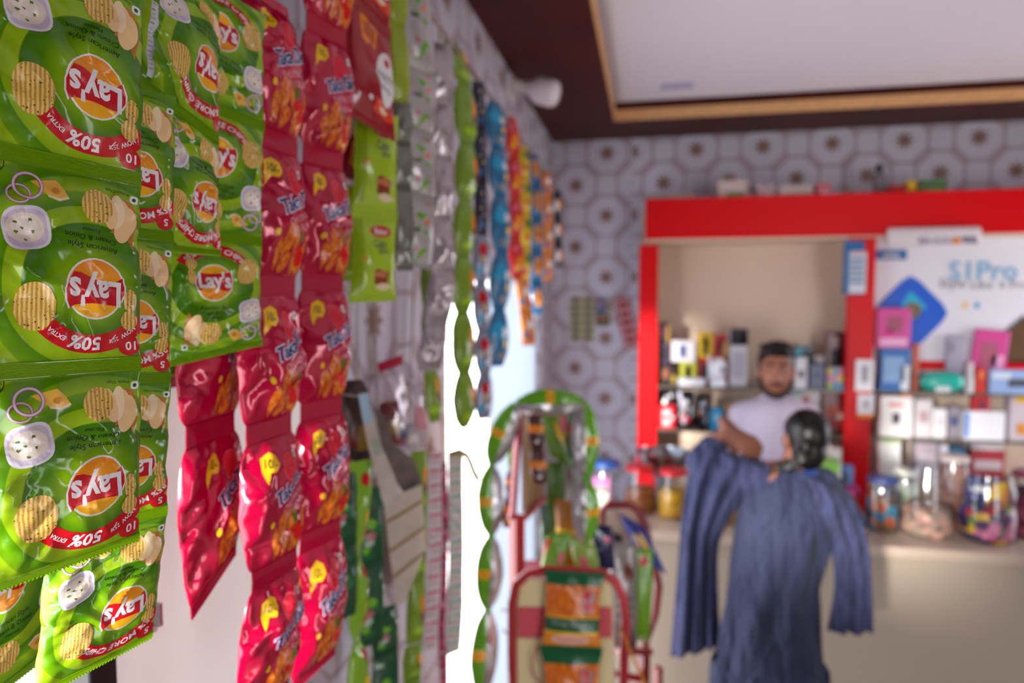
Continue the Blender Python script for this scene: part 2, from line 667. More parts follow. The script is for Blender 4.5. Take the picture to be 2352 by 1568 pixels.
def _rings(g, x, y, nt, tc):
    dx, dy = g.m('SUBTRACT', x, 2.08), g.m('SUBTRACT', y, 6.58)
    r = g.m('SQRT', g.m('ADD', g.m('MULTIPLY', dx, dx), g.m('MULTIPLY', dy, dy)))
    n = nt.nodes.new('ShaderNodeValToRGB')
    cr = n.color_ramp
    cr.interpolation = 'LINEAR'
    lt, md, dk, vd = lin('#96b914'), lin('#6c9e0a'), lin('#4b8205'), lin('#3c7203')
    stops = [(0, lin('#86b00c')), (.17, lin('#7fa90a')), (.27, dk), (.365, vd), (.37, lt), (.46, lin('#89ae12')), (.465, dk), (.55, md), (.555, lt), (.64, md), (.645, dk), (.76, md), (.765, lt), (1, dk)]
    while len(cr.elements) < len(stops):
        cr.elements.new(.5)
    for e, (p, c) in zip(cr.elements, stops):
        e.position = p
        e.color = (*c, 1)
    nt.links.new(g.m('DIVIDE', r, 4.), n.inputs[0])
    return n.outputs[0]


def _chip(g, x, y, nt, tc):
    wv = nt.nodes.new('ShaderNodeTexWave')
    wv.inputs['Scale'].default_value = 3.4
    wv.inputs['Distortion'].default_value = 1.2
    wv.inputs['Detail Scale'].default_value = 1.5
    nt.links.new(tc.outputs['UV'], wv.inputs['Vector'])
    ns = nt.nodes.new('ShaderNodeTexNoise')
    ns.inputs['Scale'].default_value = 14
    nt.links.new(tc.outputs['UV'], ns.inputs['Vector'])
    c = g.mix(wv.outputs['Fac'], lin('#b98a2a'), lin('#ecca76'))
    return g.mix(g.step(ns.outputs['Fac'], .35, .02), c, lin('#4f4317'))


def _potato(g, x, y, nt, tc):
    ns = nt.nodes.new('ShaderNodeTexNoise')
    ns.inputs['Scale'].default_value = 3
    nt.links.new(tc.outputs['UV'], ns.inputs['Vector'])
    return g.mix(ns.outputs['Fac'], lin('#8a4a17'), lin('#d08a3e'))


def _logo(g, x, y, nt, tc):
    n = nt.nodes.new('ShaderNodeMapRange')
    n.inputs['From Min'].default_value = 5.95
    n.inputs['From Max'].default_value = 7.3
    nt.links.new(y, n.inputs['Value'])
    return g.mix(n.outputs[0], lin('#e88a10'), lin('#f8b61c'))


def _curl(g, x, y, nt, tc):
    ns = nt.nodes.new('ShaderNodeTexNoise')
    ns.inputs['Scale'].default_value = 9
    ns.inputs['Detail'].default_value = 4
    nt.links.new(tc.outputs['UV'], ns.inputs['Vector'])
    return g.mix(g.m('MULTIPLY', g.m('SUBTRACT', ns.outputs['Fac'], .3), 2.4), lin('#c22a06'), lin('#f59a2a'))


lay_green = uv_mat('printed_green_foil', _rings, .17, .35, .12)
chip_m = uv_mat('printed_ridged_chip', _chip)
potato_m = uv_mat('printed_potato', _potato)
logo_m = uv_mat('printed_yellow_disc', _logo)
curl_m = uv_mat('printed_curls', _curl)


def ink(name, c, rough=.25, metal=0.):
    return M('ink_' + name, c, rough, metal, .4, coat=.1)


WHT, RED, BLK, CRM = ink('white', '#e9e6ea'), ink('red', '#c5121f'), ink('black_green', '#1d2a10'), ink('cream', '#e6d3ae')
ONI, MAG, CHS, CHD = ink('onion', '#d9c3d6'), ink('magenta', '#9c3370'), ink('cheese', '#eab54c'), ink('cheese_dark', '#cf8b2c')
HRB, SLC, NVY, PALE = ink('herb', '#4d7a1f'), ink('slice', '#ecc791'), ink('navy', '#1c2a6b'), ink('pale', '#d9d6ee')
YEL, ORG, PNK, GRY = ink('yellow', '#f2c21a'), ink('orange', '#ef8a1c'), ink('pink', '#ee6f93'), ink('grey', '#8c8c92')
LIME, DKG, BLU, BRN = ink('lime', '#a6cc2c'), ink('dark_green', '#0f5c34'), ink('blue', '#1b6fae'), ink('brown', '#6a3020')
TXTG, BLACK, SKYB = ink('text_grey', '#55575c'), ink('black', '#141416'), ink('sky_blue', '#2fa0d0')
SLV = M('foil_silver', '#b9b6ba', .28, .85, bump=.05)
BACKW = ink('back_panel', '#c9c9cd', .35)


def lays(banner):
    D = Design(40, 56, 165, 467, 155, 378)
    D.start = {'chip_picture': 3, 'price_mark': 5, 'dip_bowl_picture': 1}
    c = lambda P: np.asarray(P, float) / 3.267 + (0, 380)      # points read off an enlarged crop
    # ---- pictures
    D.add('potato_picture', potato_m, c([(820, 480), (930, 470), (985, 590), (1010, 420), (1010, 300), (985, 215), (920, 190), (880, 250), (860, 350)]))
    D.add('potato_picture', SLC, c(ell(925, 400, 75, 150, 12)))
    D.add('potato_picture', SLC, c(ell(905, 330, 52, 130, 0)))
    D.add('potato_picture', ink('slice_light', '#f3dcb4'), c(ell(862, 305, 52, 138, 4)))
    D.add('potato_picture', SLC, c(ell(800, 315, 55, 140, -10)))
    D.add('potato_picture', chip_m, c(blob(718, 290, 108, 132, np.random.default_rng(1), .03)))
    D.add('chip_picture#1', chip_m, c(blob(958, 1010, 50, 95, np.random.default_rng(3), .03)))
    D.add('chip_picture#2', chip_m, c(blob(950, 1165, 62, 78, np.random.default_rng(4), .03)))
    D.add('cheese_picture', CHS, c([(270, 178), (440, 140), (490, 200), (530, 268), (462, 292), (385, 270), (350, 240)]))
    D.add('cheese_picture', CRM, c([(530, 268), (462, 300), (385, 280), (380, 262), (462, 280), (520, 255)]))
    D.add('cheese_picture', CHD, c(ell(437, 226, 28, 26)))
    D.ring('onion_picture', MAG, 58, 467, 26, 23, 6)
    D.ring('onion_picture', ONI, 58, 467, 25, 22, 3.5)
    D.ring('onion_picture', MAG, 77, 446, 32, 32, 7.5, -20)
    D.ring('onion_picture', ONI, 77, 446, 31, 31, 5, -20)
    D.add('dip_bowl_picture', ink('bowl', '#e3dcea'), rsq(76, 539, 47, -10))
    D.add('dip_bowl_picture', ink('bowl_shade', '#c9bdd0'), rsq(76, 540, 41, -10))
    D.add('dip_bowl_picture', ink('dip', '#e4d6c8'), ell(73, 539, 38, 32, -8))
    D.add('dip_bowl_picture', ink('dip_light', '#efe5da'), ell(71, 535, 26, 20, -8))
    for k, (x, y) in enumerate(((175, 490), (268, 460), (222, 520), (290, 540), (178, 552), (240, 602))):
        D.add('dip_bowl_picture', HRB, c(blob(x, y, 13, 11, np.random.default_rng(k), .5, 9)))
    # ---- banner
    o = ell(211, 660, 153, 153, 0, 30, 34, 143)
    i = ell(211, 660, 110, 110, 0, 30, 34, 143)
    D.add('banner', RED, np.r_[o, i], [(k, k + 1, 31 + k, 30 + k) for k in range(29)])
    if banner == 'EXTRA':
        D.add('banner', RED, ell(188, 790, 48, 21, 12), None)
        D.arctext('banner', WHT, '50%', 211, 660, 131, 98, 41, .03, .1)
        D.arctext('banner', WHT, 'NOW', 211, 660, 132, 53.5, 15, .02, .1)
        D.arctext('banner', WHT, '25%', 211, 660, 132, 69.5, 14, .0, .1)
        D.add('banner', WHT, c([(802, 1338), (848, 1275), (853, 1279), (808, 1341)]))
        D.arctext('banner', WHT, 'EXTRA', 211, 660, 132, 126.5, 14, .02, .1)
    else:
        D.arctext('banner', WHT, '25% MORE CHIPS', 211, 660, 130, 90, 29, .02, .1)
    D.add('chip_picture', chip_m, blob(89, 706, 43, 54, np.random.default_rng(2), .035, 26))
    D.add('price_mark', RED, ell(293, 799, 26, 24))
    D.text('price_mark', WHT, '10' if banner == 'EXTRA' else '5', 296, 799, 30, 180, .02)
    # ---- words
    D.text('lettering#1', BLK, 'American Style', 211, 565, 20, 184, .006, width=111)
    D.text('lettering#2', BLK, 'Cream & Onion', 207, 546, 20, 184, .006, width=113)
    D.text('lettering#3', BLK, 'Flavour', 206, 528, 14, 184, .004, width=40)
    D.text('lettering#4', BLK, 'Potato Chips', 266, 421, 11, 184, 0, width=52)
    D.ring('energy_mark', BLK, 12, 400, 22, 26, 2)
    for k, (t, y) in enumerate((('Energy', 412), ('107 kcal', 402), ('5%', 389))):
        D.text('energy_mark', BLK, t, 12, y, 10, 182, 0, width=(28, 32, 12)[k])
    D.add('vegetarian_mark', WHT, rsq(306, 434, 10, 0, 12, 8))
    D.add('vegetarian_mark', DKG, ell(306, 434, 5, 5, 0, 12))
    # ---- logo
    rd = [(497, 930), (520, 860), (548, 803), (600, 808), (680, 848), (760, 884), (820, 876), (885, 830), (908, 900), (910, 960), (882, 1020),
          (845, 1052), (760, 1042), (680, 1034), (600, 1040), (548, 1048), (520, 1070), (498, 1010)]
    rdc = np.array(rd, float)
    D.add('logo', WHT, c(ell(700, 925, 208, 234)))
    D.add('logo', WHT, c((rdc - (702, 935)) * 1.06 + (702, 935)))
    D.add('logo', logo_m, c(ell(700, 925, 194, 220)))
    D.add('logo', RED, c(rd))
    D.text('logo', WHT, "Lay's", 215, 664, 62, 183, .03, -.1, .95, width=116, ys=1.3)
    # ---- white side panel with small print
    D.add('side_panel', BACKW, [(-10, 405), (4, 405), (10, 470), (3, 560), (14, 640), (2, 720), (6, 815), (-10, 815)])
    for k in range(26):
        y = 425 + k * 14.5
        D.add('side_panel', TXTG, [(-8, y), (3, y), (3, y + 3), (-8, y + 3)], None, D.layer + (1 if k == 0 else 0))
    return D


def takatak():
    D = Design(24, 44, 1., 2.35)          # x in half widths, y 0..2.35 down the pack
    Y = 2.35
    rng = np.random.default_rng(5)
    D.add('price_flag', YEL, [(-.62, .40), (-.40, .33), (-.22, .40), (-.18, .55), (-.30, .66), (-.45, .64), (-.60, .80), (-.64, .60)])
    D.text('price_flag', BLACK, '10/-', -.40, .51, .19, 8, .02, width=.28)
    D.ring('emblem', ink('coral', '#e8505a'), .18, .66, .24, .24, .03)
    D.add('emblem', ink('emblem_red', '#d8213a'), ell(.18, .66, .2, .2))
    D.add('vegetarian_mark', WHT, rsq(.56, .5, .07, 0, 12, 8))
    D.add('vegetarian_mark', HRB, ell(.56, .5, .035, .035, 0, 10))
    for k, (x, y, rx, ry, dg) in enumerate(((.0, 1.60, .16, .30, 28), (.30, 1.66, .13, .30, -15), (-.28, 1.86, .10, .26, 5), (.05, 1.98, .13, .2, 40), (.45, 1.95, .16, .22, -30), (.68, 1.7, .13, .26, 20), (.72, 2.0, .13, .16, -10), (-.06, 1.72, .07, .3, 10))):
        D.add('snack_picture', curl_m, rot2(blob(0, 0, rx, ry, rng, .08, 16), dg) + (x, y))
    D.add('snack_picture', ink('chilli', '#e31b12'), blob(.42, 1.78, .16, .1, rng, .25))
    D.add('snack_picture', ink('chilli', '#e31b12'), blob(.62, 1.9, .14, .12, rng, .25))
    D.add('snack_picture', YEL, ell(-.36, 1.52, .065, .06, 0, 14))
    D.add('snack_picture', HRB, [(.36, 1.42), (.44, 1.48), (.42, 1.62), (.35, 1.66), (.31, 1.52)])
    D.text('lettering', ink('label_pink', '#f2a0ae'), 'CHUTPATA', .34, 1.24, .22, -14, .015, width=.84)
    D.text('lettering#2', ink('label_pink', '#f2a0ae'), 'MASALA', .38, 1.40, .22, -14, .015, width=.64)
    D.text('logo', PALE, 'TakaTak', .22, .98, .46, -17, .06, .1, .86, width=1.12)
    D.text('logo', NVY, 'TakaTak', .22, .98, .46, -17, .022, .1, .9, width=1.05)
    return D


def simple(nx, ny, items):
    """items: (part, material, kind, args) in units s -1..1, t 0..1"""
    D = Design(nx, ny, 1., 1.)
    for it in items:
        part, mt, k, a = it[:4]
        if k == 'e':
            D.add(part, mt, ell(*a, 0, 16))
        elif k == 'p':
            D.add(part, mt, a)
        elif k == 'b':
            D.add(part, mt, blob(*a[:4], np.random.default_rng(a[4]), .3, 14))
        elif k == 't':
            V, Fc = text_geo(a[0], 1., .02)
            V = V / np.ptp(V[:, 0]) * a[3]
            asp = a[4]                       # half width / height of the pack
            D.add(part, mt, np.c_[a[1] + V[:, 0], a[2] - V[:, 1] * asp], Fc)
    return D


def sprinkle(seed, mats, n, rx=(.08, .3), ry=(.02, .06)):
    r = np.random.default_rng(seed)
    return [('print#%d' % k, mats[k % len(mats)], 'b', (r.uniform(-.7, .7), r.uniform(.08, .92), r.uniform(*rx), r.uniform(*ry), k)) for k in range(n)]


def band(t0, t1, s0=-1., s1=1.):
    return [(s0, t0), (s1, t0), (s1, t1), (s0, t1)]


# ------------------------------------------------------------------ foil geometry
def lattice(rng, gx, gy):
    G = rng.uniform(-1, 1, (gy + 3, gx + 3))
    ph = rng.uniform(0, 6.3, 4)

    def f(s, t):
        a = (s * .5 + .5) * gx + .35 * np.sin(t * 9 + ph[0]) + .2 * np.sin(t * 23 + ph[1]) + .5
        b = t * gy + .35 * np.sin(s * 3.3 + ph[2]) + .2 * np.sin(s * 8 + ph[3]) + .5
        a, b = np.clip(a, 0, gx + 1.999), np.clip(b, 0, gy + 1.999)
        i, j = np.minimum(a.astype(int), gx + 1), np.minimum(b.astype(int), gy + 1)
        u, v = a - i, b - j
        z00, z10, z01, z11 = G[j, i], G[j, i + 1], G[j + 1, i], G[j + 1, i + 1]
        odd = (i + j) % 2 == 1
        za = np.where(u > v, z00 + (z10 - z00) * u + (z11 - z10) * v, z00 + (z11 - z01) * u + (z01 - z00) * v)
        zb = np.where(u + v < 1, z00 + (z10 - z00) * u + (z01 - z00) * v, z11 + (z01 - z11) * (1 - u) + (z10 - z11) * (1 - v))
        return np.where(odd, zb, za)
    return f


def side_vec(P, yaw, roll):
    v = Vector((P.x - CAM.x, P.y - CAM.y, 0)).normalized()
    r = Vector((v.y, -v.x, 0))
    y, ro = math.radians(yaw), math.radians(roll)
    S = r * math.cos(y) + v * math.sin(y)
    return S * math.cos(ro) - Vector((0, 0, 1)) * math.sin(ro)


def foil(P0, P1, S0, S1, W, T, nx, ny, rng, sl=.05, w0=1., w1=1., wm=.96, amp=.006, g=(5, 7), back=.7, pw=2.4, fold=0., ncr=0, hcr=.004, lop=0.):
    """front and back grids of a sealed pillow pack between two joints"""
    s = np.linspace(-1, 1, nx + 1)[None, :].repeat(ny + 1, 0)
    t = np.linspace(0, 1, ny + 1)[:, None].repeat(nx + 1, 1)
    P0, P1 = np.array(P0), np.array(P1)
    ax = P1 - P0
    S = np.array(S0)[None, None] * (1 - t[..., None]) + np.array(S1)[None, None] * t[..., None]
    S /= np.linalg.norm(S, axis=2, keepdims=True)
    N = np.cross(ax / np.linalg.norm(ax), S)
    N /= np.linalg.norm(N, axis=2, keepdims=True)
    te = np.clip((t - sl) / (1 - 2 * sl), 0, 1)
    b = np.sin(np.pi * te) ** .55
    wj = w0 * (1 - t) + w1 * t
    k = np.sin(np.pi * te) ** .5
    edge = lattice(rng, 1, 7)
    wid = W / 2 * (wj * (1 - k) + wm * k) * (1 + .05 * k * np.where(s < 0, edge(s * 0 - .9, t), edge(s * 0 + .9, 1 - t)))
    f1, f2 = lattice(rng, *g), lattice(rng, g[0] * 2, g[1] * 2)
    mk = np.clip(b * 1.3, 0, 1) * (1 - abs(s) ** 6)
    prof = (1 - abs(s) ** pw) ** .62
    # gathers running out of the seals
    gat = np.sin(s * rng.uniform(9, 13) + rng.uniform(0, 6)) * np.exp(-te * 9) + np.sin(s * rng.uniform(9, 13) + rng.uniform(0, 6)) * np.exp(-(1 - te) * 9)
    ms = np.clip(te * (1 - te) * 30, 0, 1)
    cre = 0 * s
    asp = np.linalg.norm(ax) / (W / 2)
    for _ in range(ncr):             # sharp creases running in from the edges
        if rng.random() < .72:
            a0 = (rng.choice([-1., -1., 1.]), rng.uniform(.12, .88))
        else:
            a0 = (rng.uniform(-.8, .8), rng.choice([.06, .94]))
        dirn = np.array([(0 - a0[0]) + rng.uniform(-.5, .5), (.5 - a0[1]) * asp + rng.uniform(-.9, .9)])
        dirn /= np.linalg.norm(dirn)
        ln, wd = rng.uniform(.45, 1.15), rng.uniform(.07, .2)
        ds, dt = s - a0[0], (t - a0[1]) * asp
        al, pe = ds * dirn[0] + dt * dirn[1], abs(-ds * dirn[1] + dt * dirn[0])
        wl = wd * (1 - .75 * np.clip(al / ln, 0, 1))
        cre = cre + rng.choice([-1, 1, 1]) * np.clip(1 - pe / wl, 0, 1) * np.clip(1 - al / ln, 0, 1) * (al > -.1) * wl / wd
    loc = 1 + lop * np.clip(-s, 0, 1)
    z = T * b * prof + mk * amp * loc * (f1(s, t) + .42 * f2(s, t)) + hcr * cre * np.clip(b * 1.2, 0, 1) * (1 - abs(s) ** 8) + .18 * amp * gat * ms * (1 - s ** 4)
    z = np.maximum(z, .0004)
    x = s * wid
    if fold:                     # one side of the pack folded back along its length
        x = x + fold * W * .1 * np.sin(np.pi * t)
    base = P0[None, None] + ax[None, None] * t[..., None]
    Vf = base + S * x[..., None] + N * z[..., None]
    zb = np.maximum(back * T * b * prof + .6 * mk * amp * lattice(rng, *g)(s, t), .0004)
    Vb = base + S * x[..., None] - N * zb[..., None]
    return Vf, Vb


def grid_normals(V):
    du = np.gradient(V, axis=1)
    dv = np.gradient(V, axis=0)
    n = np.cross(dv, du)
    return n / (np.linalg.norm(n, axis=2, keepdims=True) + 1e-12)


def on_grid(V, A):
    """positions on the triangulated grid for index coordinates A"""
    ny, nx = V.shape[0] - 1, V.shape[1] - 1
    a, b = np.clip(A[:, 0], 0, nx), np.clip(A[:, 1], 0, ny)
    i, j = np.minimum(a.astype(int), nx - 1), np.minimum(b.astype(int), ny - 1)
    u, v = (a - i)[:, None], (b - j)[:, None]
    q00, q10, q01, q11 = V[j, i], V[j, i + 1], V[j + 1, i], V[j + 1, i + 1]
    return np.where(u > v, q00 + (q10 - q00) * u + (q11 - q10) * v, q00 + (q11 - q01) * u + (q01 - q00) * v)


def packet(root, name, design, Vf, Vb, mats, flip=False, sh=0., seals=(1, 1), sl=.05, smat=None, layer_step=.00007, label=None, skip=()):
    ny, nx = Vf.shape[0] - 1, Vf.shape[1] - 1
    n = (nx + 1) * (ny + 1)
    V = np.r_[Vf.reshape(-1, 3), Vb.reshape(-1, 3)]
    Fc, mi = [], []
    for j in range(ny):
        for i in range(nx):
            p = j * (nx + 1) + i
            q = p + nx + 1
            Fc += [(p, q + 1, p + 1), (p, q, q + 1)]
            mi += [0, 0]
            if i % 1 == 0:
                Fc += [(n + p, n + p + 1, n + q + 1, n + q)]
                mi += [1]
    for j in range(ny):                       # close the sides
        for i in (0, nx):
            p, q = j * (nx + 1) + i, (j + 1) * (nx + 1) + i
            Fc.append((p, q, n + q, n + p) if i else (p, n + p, n + q, q))
            mi.append(0)
    gi = np.stack(np.meshgrid(np.arange(nx + 1), np.arange(ny + 1)), -1).reshape(-1, 2).astype(float)
    if flip:
        gi = np.array([nx, ny]) - gi
    gi[:, 0] -= round(sh * nx / 2) * (-1 if flip else 1)
    if design:
        uv = np.c_[(gi[:, 0] / nx * 2 - 1) * design.half + design.x0, gi[:, 1] / ny * design.h + design.y0]
        if design.half > 10:
            uv = uv / 100
    else:
        uv = gi / max(nx, ny)
    body = obj(name, V, Fc, list(mats), root, True, mi, np.r_[uv, uv])
    if label:
        body['label'] = label
    Nn = grid_normals(Vf)
    if design:
        for part, items in design.parts.items():
            if part in skip:
                continue
            PV, PF, PM, PU, ml = [], [], [], [], []
            base = 0
            for mt, A, fc, layer in items:
                B = A.copy()
                U = np.c_[(A[:, 0] / nx * 2 - 1) * design.half + design.x0, A[:, 1] / ny * design.h + design.y0]
                if design.half > 10:
                    U = U / 100
                if flip:
                    B = np.array([nx, ny]) - B
                B[:, 0] += round(sh * nx / 2)
                ok = (B[:, 0] > -.01) & (B[:, 0] < nx + .01) & (B[:, 1] > -.01) & (B[:, 1] < ny + .01)
                pos = on_grid(Vf, B) + on_grid(Nn, B) * (.00012 + layer_step * layer)
                if mt not in ml:
                    ml.append(mt)
                mi_ = ml.index(mt)
                for f in fc:
                    if ok[f[0]] and ok[f[1]] and ok[f[2]]:
                        PF.append((base + f[0], base + f[2], base + f[1]))
                        PM.append(mi_)
                PV.append(pos)
                PU.append(U)
                base += len(A)
            if PF:
                obj(part.split('#')[0], np.concatenate(PV), PF, ml, body, True, PM, np.concatenate(PU))
    # crimped seals
    rows = 13
    for which in (0, 1):
        if not seals[which]:
            continue
        tj = np.linspace(0, sl * ny, rows) if which == 0 else np.linspace(ny - sl * ny, ny, rows)
        cols = nx * (2 if nx >= 24 else 1)
        A = np.stack(np.meshgrid(np.linspace(0, nx, cols + 1), tj), -1).reshape(-1, 2)
        amp = (.0005 * np.where(np.arange(rows) % 2 == 0, 1, 0))[:, None].repeat(cols + 1, 1).ravel()
        pos = on_grid(Vf, A)
        nn = on_grid(Nn, A)
        if seals[which] == 2:                 # free end: saw-tooth cut edge
            e = (np.arange(cols + 1) % 2) * .0016
            r0 = 0 if which == 0 else rows - 1
            dv = pos.reshape(rows, cols + 1, 3)[-1, 0] - pos.reshape(rows, cols + 1, 3)[0, 0]
            dv = dv / np.linalg.norm(dv) * (-1 if which == 0 else 1)
            pos.reshape(rows, cols + 1, 3)[r0] += dv[None] * e[:, None]
        pf = pos + nn * (.0007 + amp)[:, None]
        pb_ = pos - nn * (.0016 - amp * .5)[:, None]
        m = rows * (cols + 1)
        SF = []
        for j in range(rows - 1):
            for i in range(cols):
                p = j * (cols + 1) + i
                q = p + cols + 1
                SF += [(p, q, q + 1, p + 1), (m + p, m + p + 1, m + q + 1, m + q)]
        for i in range(cols):
            q = (rows - 1) * (cols + 1)
            SF += [(i, i + 1, m + i + 1, m + i), (q + i + 1, q + i, m + q + i, m + q + i + 1)]
        ub = np.full((2 * m, 2), (.1, 9.6) if design and design.half > 10 else (.5, .5))
        obj('seal', np.r_[pf, pb_], SF, smat or mats[0], body, False, None, ub)
    return body


_threads = [0]


def hang_string(p, root, wall=False, ry=0.):
    """thread up to the rail; from low goods it runs up along the side wall, behind the others"""
    rp = rail_point(p + Vector((0, ry, 0)))
    if rp.z < p.z + .01:
        return
    if wall or p.z < 1.95:
        _threads[0] += 1
        jy = ((_threads[0] * 3) % 7 - 3) * .007
        path = [p + Vector((0, 0, -.004)), Vector((-.603, p.y + jy, p.z + .004)), Vector((-.603, rp.y + jy, rp.z - .05)), rp + Vector((0, jy, 0))]
    else:
        path = [p + Vector((0, 0, -.004)), p.lerp(rp, .5), rp]
    tube('string', path, .0012, M('string', '#b8ab9c', .8), root, 6)


def strip(name, label, cat, group, design, joints, d, W, T, mats, yaw=0., roll=0., flip=False, sh=0., seed=1, pname='packet', sl=.05, w0=1., wm=.96,
          amp=.006, g=(5, 7), smat=None, grid=(12, 16), seals=True, end=2, hang=True, pw=2.4, fold=0., back=.7, segroll=None, taper_end=None, ncr=0, hcr=.004, lop=0., skip=(), wall=False, ry=0.):
    rng = np.random.default_rng(seed)
    nj = len(joints)
    ls = lambda v: list(v) if isinstance(v, (list, tuple)) else [v] * nj
    yaw, roll, dd = ls(yaw), ls(roll), ls(d)
    P = [at(x, y, q) for (x, y), q in zip(joints, dd)]
    S = [side_vec(p, a, r) for p, a, r in zip(P, yaw, roll)]
    SS = [(side_vec(P[i], yaw[i], segroll[i][0]), side_vec(P[i + 1], yaw[i + 1], segroll[i][1])) for i in range(nj - 1)] if segroll else list(zip(S, S[1:]))
    root = empty(name, P[-1], label, cat, group)
    nx, ny = (design.nx, design.ny) if design else grid
    wj = ls(w0)
    if taper_end is not None:
        wj[-1] = taper_end
    for i in range(nj - 1):
        Vf, Vb = foil(P[i], P[i + 1], SS[i][0], SS[i][1], W, T, nx, ny, rng, sl, wj[i], wj[i + 1], wm, amp, g, back, pw, fold, ncr, hcr, lop)
        packet(root, pname, design, Vf, Vb, mats, flip, sh, ((1 if i else 0), (end if i == nj - 2 else 1)) if seals else (0, 0), sl, smat, skip=skip)
    if hang:
        hang_string(P[0], root, wall, ry)
    return root
# ================================================================== green chip strips
L10, L5 = lays('EXTRA'), lays('MORE')
GB = (lay_green, SLV)
kw = dict(pname='chip_packet', sl=.042, wm=.97, ncr=20, hcr=.0046, lop=1.2)
strip('chip_packet_strip', 'big green cream and onion chip packets with 50% EXTRA banner hanging upside down', 'chips', 'chip strips', L10,
      [(156, -92), (150, 378), (151, 845), (152, 1300)], .557, .1115, .019, GB, [4, 2, 6, 10], [12, 8, -1, -9], seed=4, amp=.0042, **kw)
strip('chip_packet_strip', 'upside-down small chip packets hanging close behind the 50% EXTRA strip', 'chips', 'chip strips', L5,
      [(268, 190), (262, 530), (255, 868), (250, 1205), (218, 1532)], .617, .0993, .016, GB, [8, 8, 6, 10, 4], [4, 4, 4, -4, -17], seed=9, amp=.0038, skip=('side_panel',), **kw)
strip('chip_packet_strip', 'single tilted upright chip packet below the 50% EXTRA strip beside the bright gap', 'chips', 'chip strips', L10,
      [(-34, 1192), (-14, 1602)], .635, .108, .016, GB, [14, 12], [-20, -26], flip=True, sh=.6, skip=('side_panel',), seed=12, amp=.004, **kw)
strip('chip_packet_strip', 'upside-down 25% MORE CHIPS packets, seal sloping, overlapping the upright chip packets', 'chips', 'chip strips', L5,
      [(417, -62), (416, 258), (411, 578)], .70, .0985, .017, GB, [38, 38, 34], [20, 22, 1], sh=.1, seed=21, amp=.006, g=(4, 6), **kw)
strip('chip_packet_strip', 'upright chip packets hanging next to the magenta strips, lowest one with a torn saw-tooth edge', 'chips', 'chip strips', L5,
      [(516, -18), (512, 256), (500, 545), (500, 815)], .79, .1065, .015, GB, [30, 28, 22, 16], [10, 8, 2, -11], flip=True, sh=.2, seed=33, amp=.0045, **kw)
strip('chip_packet_strip', 'upright chip packets half hidden between the other green strips', 'chips', 'chip strips', L5,
      [(338, 310), (342, 588), (345, 872)], .773, .104, .008, GB, [50, 50, 50], [0, 0, -4], flip=True, seed=41, amp=.005, **kw)
strip('chip_packet_strip', 'shaded chip packets seen only through the dark gap between two green strips', 'chips', 'chip strips', L5,
      [(262, -150), (266, 70), (268, 300)], .742, .104, .012, GB, 48, 0, seed=45, amp=.005, **kw)
strip('chip_packet_strip', 'chip packet with red banner peeping out at the left of the lowest 50% EXTRA packet', 'chips', 'chip strips', L5,
      [(-60, 690), (-58, 980), (-64, 1268)], .583, .098, .011, GB, 39, -4, seed=47, amp=.005, **kw)

# ================================================================== magenta curls strips
TK = takatak()
mgt = M('magenta_foil', '#b80038', .16, .15, .6, coat=.35, bump=.03, bscale=120)
PB_ = (mgt, M('magenta_foil_back', '#98002c', .25, .2, coat=.15))
kp = dict(pname='curls_packet', sl=.075, wm=1.03, w0=.72, g=(3, 5), amp=.009, pw=1.8, ncr=11, hcr=.010)
strip('curls_packet_strip', 'magenta curls packets in the strip right beside the green chip packets', 'snack', 'magenta curls strips', TK,
      [(612, -12), (632, 322), (628, 655), (618, 985), (632, 1308), (612, 1625)], .875, .100, .024, PB_, [42, 40, 42, 40, 40, 40], [6, 4, 2, -6, -8, -10], sh=.1, seed=5, **kp)
strip('curls_packet_strip', 'magenta curls packets in the strip beside the red packet with the white oval', 'snack', 'magenta curls strips', TK,
      [(752, -235), (750, 70), (742, 362), (741, 648), (738, 938), (736, 1228), (722, 1545)], .985, .094, .026, PB_, [36, 36, 34, 32, 32, 32, 30], [8, 8, 4, 2, -4, -8, -24], sh=.1, seed=8, taper_end=.8, **kp)
strip('curls_packet_strip', 'two magenta curls packets hanging lowest in front of the beige door leaf', 'snack', 'magenta curls strips', TK,
      [(488, 655), (484, 985), (492, 1345)], .85, .104, .017, PB_, [44, 42, 36], [0, -6, -43], sh=.33, seed=17, taper_end=.86, **kp)
strip('curls_packet_strip', 'magenta curls packet peeping out below the half hidden green chip packets', 'snack', 'magenta curls strips', TK,
      [(362, 600), (365, 893)], .848, .093, .005, PB_, 53, 0, wall=True, seed=19, back=.3, **dict(kp, amp=.002, hcr=.002))

# ================================================================== red packet with the white oval and its neighbour
m_red = M('dark_red_foil', '#a10f20', .22, 0., .5, coat=.5, bump=.03)
PARTY = simple(16, 22, [('picture#2', ORG, 'b', (-.3, .2, .42, .13, 2)), ('picture#2', ink('curry', '#b5561c'), 'b', (-.25, .2, .3, .09, 3)),
                        ('oval', WHT, 'e', (.42, .52, .42, .24)), ('oval', RED, 'e', (.45, .36, .12, .035)), ('lettering', BLACK, 't', ('PARTY', .42, .50, .66, .5)),
                        ('lettering', TXTG, 't', ('SNACK', .42, .60, .5, .4)), ('picture', ink('tomato', '#e0482c'), 'b', (.25, .82, .5, .07, 5)), ('picture', CRM, 'b', (.3, .81, .2, .03, 6)),
                        ('vegetarian_mark', WHT, 'e', (-.3, .78, .08, .022))])
strip('party_snack_strip', 'dark red packets with a white oval hanging beside the magenta strips', 'snack', 'red snack strips', PARTY,
      [(842, -215), (846, 30), (852, 292)], 1.1, .105, .016, (m_red, SLV), [36, 36, 34], [28, 28, 18], sh=.1, seed=3, pname='snack_packet', sl=.06, w0=.95, amp=.006, g=(3, 4))
